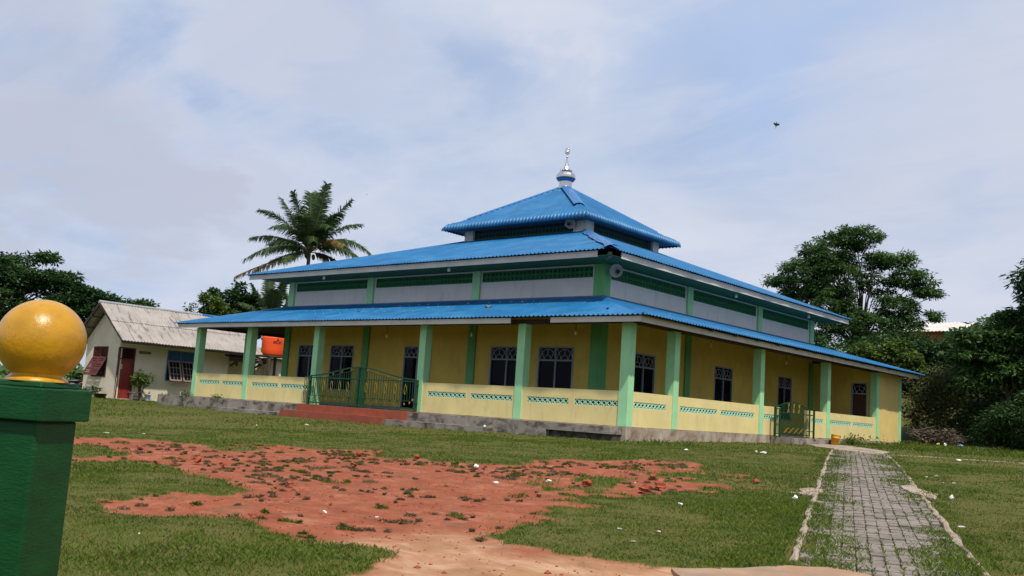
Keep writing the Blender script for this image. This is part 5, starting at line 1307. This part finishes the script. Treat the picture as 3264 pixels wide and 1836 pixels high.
# ---------------------------------------------------------------- parked motorcycle behind the pillar
mo = thing('motorcycle', 'dark motorcycle with a red tail light parked left of the cream house', 'motorcycle', (-38.4, 2.2, gz(-38.4, 2.2)))
mz = gz(-38.4, 2.2); ax = Vector((.42, .91, 0)).normalized(); oc = Vector((-38.45, 1.95, mz)); sx_ = Vector((ax.y, -ax.x, 0))
def mp_(a_, h, s=0): return oc+ax*a_+Vector((0, 0, h))+sx_*s
for c in (-.62, .62):
    mb = MB(); pts = [mp_(c+.27*math.cos(6.283*k/18), .30+.27*math.sin(6.283*k/18)) for k in range(19)]; mb.tube(pts, .05, 7, caps=False); wh = mb.build('wheel', 'tyre', mo)
    mb = MB()
    for k in range(8): mb.bar(mp_(c, .30), mp_(c+.24*math.cos(.785*k), .30+.24*math.sin(.785*k)), .012, .012, sx_)
    mb.build('rim', 'chrome', wh)
mb = MB(); mb.tube([mp_(.62, .36), mp_(.45, .58), mp_(.2, .62), mp_(-.15, .50), mp_(-.4, .55), mp_(-.5, .92)], [.06, .11, .12, .13, .10, .07], 8); mb.tube([mp_(-.62, .3), mp_(-.5, .9)], .035, 6); mb.build('body', 'moto_black', mo)
mb = MB(); mb.tube([mp_(-.15, .74), mp_(.1, .78), mp_(.45, .80), mp_(.68, .82)], [.07, .11, .12, .05], 8); mb.build('seat', 'moto_black', mo)
mb = MB(); mb.tube([mp_(.62, .72), mp_(.80, .70), mp_(.86, .66)], [.05, .075, .04], 8); mb.build('tail_light', 'moto_red', mo)
mb = MB(); mb.tube([mp_(-.48, .98, -.32), mp_(-.46, 1.02, -.12), mp_(-.46, 1.02, .12), mp_(-.48, .98, .32)], .018, 6); mb.tube([mp_(-.46, 1.0, .25), mp_(-.5, 1.2, .32)], .008, 5); mb.build('handlebar', 'chrome', mo)
mb = MB(); mb.tube([mp_(.75, .56), mp_(.92, .48), mp_(.95, .3)], [.07, .06, .03], 6); mb.build('mudguard', 'moto_black', mo)

# ---------------------------------------------------------------- small plants
def plant(name, label, base, h, spread, n, ll, lw, m, seed, droop=.35, stems=6, cat='plant', group=None):
    t = thing(name, label, cat, base, group); r = np.random.default_rng(seed); mb = MB(); C = []
    for i in range(stems):
        a_ = r.random()*6.283; q = spread*(.3+.7*r.random()); e = Vector(base)+Vector((q*math.cos(a_), q*math.sin(a_), h*(.55+.45*r.random())))
        mb.tube([Vector(base)-Vector((0, 0, .05)), Vector(base).lerp(e, .5)+Vector((0, 0, h*.12)), e], [.018, .013, .008], 5, caps=False); C.append(e); C.append(Vector(base).lerp(e, .72)+Vector((0, 0, h*.1)))
    mb.build('stem', 'bark', t)
    C = np.array([tuple(c) for c in C]); V, Fc, tone = leaves(C, np.full(len(C), spread*.42), n, ll, lw, .9, droop, seed+1, out=1.2)
    npmesh('foliage', V, Fc, m, t, tone); return t
plant('shrub', 'leafy green shrub growing in front of the red door of the cream house', (-31.3, 2.36, -.35), 1.25, .52, 26, .24, .04, 'leaf_yellow', 101, stems=11, cat='shrub')
plant('shrub', 'green papaya-like plant left of the cream house above the motorcycle', (-39.6, 2.9, gz(-39.6, 2.9)), 1.5, .6, 14, .34, .08, 'leaf_mid', 102, droop=.2, stems=7, cat='shrub')
plant('shrub', 'yellow leaved plant left of the cream house behind the motorcycle', (-38.4, 3.25, gz(-38.4, 3.25)), 1.0, .5, 20, .30, .09, 'leaf_yellow', 103, droop=.2, stems=7, cat='shrub')
plant('potted_plant', 'spiky dark plant under the red shuttered window', (-33.1, .95, -.44), .45, .3, 10, .26, .03, 'leaf_dark', 104, droop=-.2, stems=5)
plant('potted_plant', 'low dark plant at the left foot of the gable wall', (-34.3, 1.0, -.44), .4, .28, 10, .24, .03, 'leaf_dark', 105, droop=-.2, stems=4)
for i, (x, y, lab) in enumerate(((-30.9, 3.6, 'weedy plants beside the white bucket at the cream house'), (-30.7, 4.3, 'weedy plants under the blue window, nearer the door'), (-30.6, 5.2, 'weedy plants under the blue window, nearer the mosque'), (-22.3, -.35, 'weeds at the foot of the left end veranda column'), (-19.9, -.4, 'weeds on the plinth between the two leftmost veranda columns'))):
    plant('weed_plant', lab, (x, y, -.42 if x < -28 else -.04), .3 if x < -28 else .12, .35 if x < -28 else .3, 14, .14 if x < -28 else .08, .03 if x < -28 else .02, 'leaf_mid' if i % 2 else 'leaf_yellow', 110+i, droop=.1, stems=6, group='weeds along the walls')
plant('weed_plant', 'bright low creeper along the base of the far end wall', (.5, 16.5, gz(.5, 16.5)), .10, .9, 40, .09, .03, 'leaf_yellow', 121, droop=.1, stems=9, group='weeds along the walls')
plant('weed_plant', 'bright low weeds beside the yellow bucket', (.75, 14.6, gz(.75, 14.6)), .12, .5, 26, .09, .03, 'leaf_yellow', 122, droop=.1, stems=7, group='weeds along the walls')

# little timber stand and white bucket beside the shrub
bn_ = thing('bench', 'small rough timber bench under the leafy shrub by the red door', 'bench', (-31.35, 2.15, -.42))
mb = MB(); mb.box(-31.5, -31.2, 1.85, 2.5, -.08, -.03); mb.build('seat', 'brown_wood', bn_)
for y in (1.93, 2.42):
    mb = MB(); mb.box(-31.47, -31.23, y-.03, y+.03, -.5, -.081); mb.build('leg', 'brown_wood', bn_)
mb = MB(); mb.box(-31.38, -31.32, 1.961, 2.389, -.28, -.23); mb.build('stretcher', 'brown_wood', bn_)
bk = thing('paint_bucket', 'white paint bucket with a blue patch beside the leafy shrub', 'bucket', (-31.35, 2.83, -.43))
mb = MB(); mb.lathe([(.125, -.43), (.13, -.42), (.15, -.14), (.158, -.14), (.158, -.11), (.15, -.11), (.14, -.14), (.12, -.4)], (-31.35, 2.83, 0), 20); bo = mb.build('bucket_body', 'paper_white', bk)
mb = MB()
for k in range(3): a_ = math.radians(-20+k*16); a2 = a_+math.radians(16); mb.quad((-31.35+.147*math.cos(a_), 2.83+.147*math.sin(a_), -.36), (-31.35+.147*math.cos(a2), 2.83+.147*math.sin(a2), -.36), (-31.35+.155*math.cos(a2), 2.83+.155*math.sin(a2), -.18), (-31.35+.155*math.cos(a_), 2.83+.155*math.sin(a_), -.18))
mb.build('printed_patch', 'plastic_blue', bo)
mb = MB(); mb.tube([(-31.55, 1.12, -.42), (-31.9, 1.36, .75)], .022, 6); o = mb.build('stick', 'stick_wood'); place(o, 'long stick leaning on the corner of the cream house', 'stick')
mb = MB(); mb.lathe([(.16, -.46), (.24, -.44), (.30, -.24), (.33, -.235), (.32, -.22), (.27, -.25), (.2, -.42)], (-32.2, .75, 0), 18); o = mb.build('basin', 'moto_black'); place(o, 'dark plastic basin on the ground under the leaning stick', 'basin')

# yellow bucket at the side gate
yb = thing('yellow_bucket', 'battered yellow plastic bucket standing at the end of the side gate step', 'bucket', (.92, 12.55, -.22))
q = Vector((.92, 12.55, -.225)); axb = Vector((.12, .05, 1)).normalized()
mb = MB(); mb.lathe([(.105, 0), (.13, .02), (.15, .24), (.165, .245), (.168, .29), (.158, .295), (.17, .36), (.182, .38), (.172, .39), (.15, .3), (.12, .04)], q, 18, True, axb); mb.build('bucket_body', 'bucket_yellow', yb)
mb = MB(); pts = [q+axb*(.33)+Vector((.17*math.cos(a_), .17*math.sin(a_), -.12*math.sin((a_-.2)/2.74*math.pi))) for a_ in np.linspace(.2, 2.94, 10)]; mb.tube(pts, .008, 5, caps=False); mb.build('handle', 'black_cord', yb)

# ---------------------------------------------------------------- birds
def birdm(loc, size, label, fl, up):
    o = thing('bird', label, 'bird', loc, 'birds in the sky'); c = Vector(loc); f = Vector(fl).normalized(); u = Vector(up).normalized(); s = f.cross(u).normalized(); mb = MB()
    mb.tube([c-f*size*.55, c-f*size*.3, c, c+f*size*.28, c+f*size*.42, c+f*size*.52], [size*.03, size*.10, size*.17, size*.14, size*.09, size*.02], 8); mb.build('body', 'bird_black', o)
    for sg_ in (-1, 1):
        mb = MB(); a_ = [c+f*size*.2+s*sg_*size*.1, c+f*size*.32+s*sg_*size*.5+u*size*.1, c-f*size*.02+s*sg_*size*.62+u*size*.08, c-f*size*.28+s*sg_*size*.12]
        mb.add(a_+[v_-u*size*.03 for v_ in a_], [(0,1,2,3), (7,6,5,4), (0,4,5,1), (1,5,6,2), (2,6,7,3), (3,7,4,0)]); mb.build('wing', 'bird_black', o)
    mb = MB(); a_ = [c-f*size*.45-s*size*.05, c-f*size*.45+s*size*.05, c-f*size*.8+s*size*.02, c-f*size*.8-s*size*.04]; mb.add(a_+[v_-u*.01 for v_ in a_], [(0,1,2,3), (7,6,5,4), (0,4,5,1), (1,5,6,2), (2,6,7,3), (3,7,4,0)]); mb.build('tail', 'bird_black', o)
birdm((-2.02, 13.0, 12.69), .21, 'black bird with half folded wings against the clouds right of the dome', (.12, .1, .95), (.6, -.8, 0))
birdm((-53.6, 34.8, 19.6), .14, 'tiny far bird in the sky right of the tall palm', (.8, .5, .2), (.3, -.3, .9))
birdm((-59.4, 27.0, 10.0), .16, 'tiny far bird under the left tip of the middle roof', (.8, .5, .2), (.3, -.3, .9))

# ---------------------------------------------------------------- litter, bricks and stones
def crumple(name, x, y, sx, sy, sz, m, label, cat, seed, group, z=None, extra=None):
    if name == 'litter':
        name = 'paper_scrap'
        for key, nm in (('cup', 'plastic_cup'), ('bottle', 'plastic_bottle'), ('stone', 'stone'), ('chip', 'paper_scrap'), ('wrapper', 'plastic_wrapper'), ('bag', 'plastic_bag'), ('carton', 'carton'), ('rubbish', 'plastic_bag'), ('strip', 'paper_strip')):
            if key in label: name = nm
        sx, sy, sz = sx*.72, sy*.72, sz*.6
        cat = name.replace('_', ' ')
    r = random.Random(seed); bm = bmesh.new(); bmesh.ops.create_icosphere(bm, subdivisions=2, radius=1)
    zg = (gz(x, y)+.006 if z is None else z); rot = r.random()*6.283
    for v in bm.verts:
        k = .5+.75*r.random(); p = Vector((v.co.x*sx*k, v.co.y*sy*k, (v.co.z*.5+.45)*sz*2*(.7+.5*r.random())))
        v.co = Vector((p.x*math.cos(rot)-p.y*math.sin(rot), p.x*math.sin(rot)+p.y*math.cos(rot), p.z))
    me = bpy.data.meshes.new(name); bm.to_mesh(me); bm.free(); me.materials.append(MATS[m])
    o = bpy.data.objects.new(name, me); COL.objects.link(o); o.location = (x, y, zg); place(o, label, cat, group)
    if extra:
        b2 = bmesh.new(); bmesh.ops.create_icosphere(b2, subdivisions=1, radius=1)
        for v in b2.verts: v.co = Vector((v.co.x*sx*.5, v.co.y*sy*.55, v.co.z*sz*.5+sz*1.15))
        m2 = bpy.data.meshes.new('printed_patch'); b2.to_mesh(m2); b2.free(); m2.materials.append(MATS[extra])
        o2 = bpy.data.objects.new('printed_patch', m2); COL.objects.link(o2); o2.parent = o
    return o
GL = 'litter on the lawn'
LIT = [(-8.22,-4.76,.09,.06,.045,'paper_pink','crumpled pinkish white scrap on the grass below the red steps',None), (-8.40,-6.40,.08,.04,.02,'paper_white','flat white scrap on the lawn left of the pinkish one',None),
 (-5.3,-7.5,.07,.05,.02,'paper_white','flat white scrap where the lawn meets the far red soil edge',None), (-5.09,-11.69,.09,.05,.02,'paper_grey','greyish scrap on the far left lawn, the right one of two',None), (-5.6,-12.3,.10,.04,.02,'paper_grey','greyish scrap on the far left lawn, the left one of two',None),
 (7.6,-18.64,.016,.014,.01,'paper_white','tiny white crumb in the near left grass',None), (7.4,-16.51,.042,.034,.028,'paper_white','white and blue plastic cup lid lying on the red soil','plastic_blue'), (7.93,-16.27,.028,.022,.018,'paper_grey','pale yellowish stone on the red soil beside the cup lid',None),
 (4.35,-10.91,.060,.05,.055,'paper_white','crumpled white paper ball at the middle of the far red soil',None), (6.19,-12.49,.075,.035,.022,'paper_white','flat white wrapper with a blue print in the middle of the red soil','plastic_blue'), (6.45,-11.60,.06,.035,.032,'paper_white','white and blue paper cup lying on the red soil',None),
 (9.12,-12.35,.058,.045,.036,'paper_white','white and yellow plastic wrapper in the grass right of the red soil','plastic_yellow'), (3.17,-2.07,.085,.05,.035,'paper_white','white scrap on the lawn below the right parapet',None), (4.51,-.65,.11,.06,.05,'paper_white','bright white cup on the lawn near the far path end',None), (4.22,-.45,.08,.03,.05,'paper_pink','folded pinkish scrap left of the bright white cup',None),
 (9.63,-10.17,.055,.05,.05,'paper_white','crumpled white paper at the left edge of the paved path',None), (9.80,-10.55,.05,.02,.015,'paper_white','thin white strip beside the crumpled paper at the path edge',None), (9.82,-14.71,.045,.02,.010,'paper_grey','pale flat chip in the near grass, the left one of two',None), (10.17,-14.53,.035,.022,.012,'paper_pink','pale flat chip in the near grass, the right one of two',None), (10.36,-15.28,.04,.02,.010,'paper_grey','greenish grey scrap near the verge',None),
 (-3.05,-1.07,.20,.06,.03,'plastic_blue','flattened blue and white bottle against the plinth','paper_white'), (-4.5,-.95,.08,.05,.05,'paper_white','white scrap on the right end of the concrete step',None), (7.32,-10.63,.035,.02,.03,'paper_grey','small grey scrap on the right red soil',None),
 (10.98,-7.82,.06,.045,.06,'paper_white','white carton standing in the right lawn beside the path',None), (12.05,-11.12,.06,.03,.018,'paper_grey','grey wrapper in the right lawn near the camera',None), (7.44,5.01,.12,.05,.04,'paper_white','white scrap by the old kerb line on the right',None), (9.46,-3.52,.07,.04,.035,'stick_wood','brown scrap in the middle of the right lawn',None), (9.39,-3.89,.04,.03,.03,'paper_grey','small pale scrap beside the brown one on the right lawn',None),
 (10.11,-4.69,.05,.025,.015,'paper_pink','pale chip on the right lawn, right of a pair',None), (9.97,-4.83,.08,.03,.015,'stick_wood','tan chip on the right lawn, left of a pair',None), (2.6,22.3,.18,.14,.10,'plastic_blue','blue plastic rubbish at the foot of the thicket',None), (2.05,22.0,.09,.08,.12,'paper_white','white bag at the foot of the thicket',None), (1.7,22.2,.14,.10,.10,'plastic_yellow','yellow rubbish at the foot of the thicket',None), (3.6,22.2,.55,.05,.04,'paper_grey','long pale strip of rubbish at the foot of the thicket',None)]
for i, (x, y, sx, sy, sz, m_, lab, ex) in enumerate(LIT): crumple('litter', x, y, sx, sy, sz, m_, lab, 'litter', 300+i, GL, z=(-.305 if 'concrete step' in lab else None), extra=ex)
crumple('dead_leaf_clump', -6.6, 1.15, .14, .09, .03, 'leaf_dead_solid' if 'leaf_dead_solid' in MATS else 'stick_wood', 'clump of dead leaves on the front veranda roof', 'leaves', 401, 'debris on the roof', z=3.12+1.74*.308+.02)
crumple('dead_leaf_clump', -1.05, .30, .16, .03, .015, 'black_cord', 'dark twig on the veranda roof near the corner', 'twig', 402, 'debris on the roof', z=3.12+.89*.308+.02)
crumple('dead_leaf_clump', -13.0, .9, .12, .03, .015, 'black_cord', 'dark twig on the left part of the veranda roof', 'twig', 403, 'debris on the roof', z=3.12+1.49*.308+.02)
BR_ = [(2.49,-10.49,'broken red brick lump at the far middle edge of the red soil'), (7.97,-11.35,'large orange brick lump in the grassy right part of the soil'), (7.81,-10.75,'reddish brick lump just behind the large orange one'), (7.13,-11.59,'red brick lump left of the large orange one'), (6.13,-9.09,'small red lump on the far right soil'), (6.86,-9.42,'dark lump on the far right soil'), (8.23,-8.53,'red lump near the right end of the soil patch'), (1.63,-10.67,'red brick lump at the far edge, left of the middle one'), (4.75,-9.95,'dark small lump on the soil behind the white paper ball'),
       (1.90,-14.61,'big red clod between the two grass tongues on the left'), (-.26,-12.61,'red clod on the small grass island'), (1.71,-11.2,'red clod at the far soil edge'), (3.42,-12.77,'red clod in the middle left soil'), (5.01,-15.19,'flat red clod near the tip of the left grass tongue'), (-1.14,-13.92,'flat red clod on the far left soil'), (2.59,-14.60,'small red clod right of the big one'), (6.94,-16.07,'tiny red clod near the cup lid')]
for i, (x, y, lab) in enumerate(BR_):
    s = (.055 if 'tiny' not in lab else .025)*(1.35 if ('big' in lab or 'large' in lab) else 1)*(0.7 if 'small' in lab else 1)
    crumple('brick_lump', x, y, s*1.25, s, s*(.4 if 'flat' in lab else .75), 'brick_red', lab, 'brick', 500+i, 'brick lumps and clods on the soil')
for i, (x, y, lab) in enumerate(((12.9, -8.3, 'broken pale concrete slab in the right lawn'), (12.4, -8.0, 'smaller piece of concrete left of the broken slab'))):
    crumple('concrete_piece', x, y, .16-.05*i, .10-.03*i, .03, 'kerb_mortar', lab, 'concrete', 540+i, 'concrete pieces in the right lawn')
# dry brush heap by the end wall
bh = thing('brush_heap', 'heap of dry grey brushwood beside the far end wall of the mosque', 'brushwood', (.8, 23.4, gz(.8, 23.4)))
mb = MB(); r = random.Random(9)
for i in range(170):
    x = .25+r.random()*1.9; y = 23.0+r.random()*1.0; z = gz(x, y)+r.random()*.75*(1-.35*abs(x-.9)); a_ = r.random()*6.283; l = .25+r.random()*.5; e = Vector((math.cos(a_)*l, math.sin(a_)*l*.6, r.uniform(-.2, .3)))
    p = Vector((x, y, z)); mb.tube([p, p+e*.5+Vector((0, 0, r.uniform(-.05, .05))), p+e], [.014, .011, .006], 4, caps=False)
mb.build('twigs', 'twig_grey', bh)
rr = np.random.default_rng(10); C = np.stack([.3+rr.random(60)*1.8, 23.0+rr.random(60), np.full(60, gz(1, 23.4))+rr.random(60)*.65], 1)
V, Fc, tone = leaves(C, np.full(60, .22), 24, .13, .035, .8, .3, 11); npmesh('dry_leaves', V, Fc, 'leaf_brush', bh, tone)
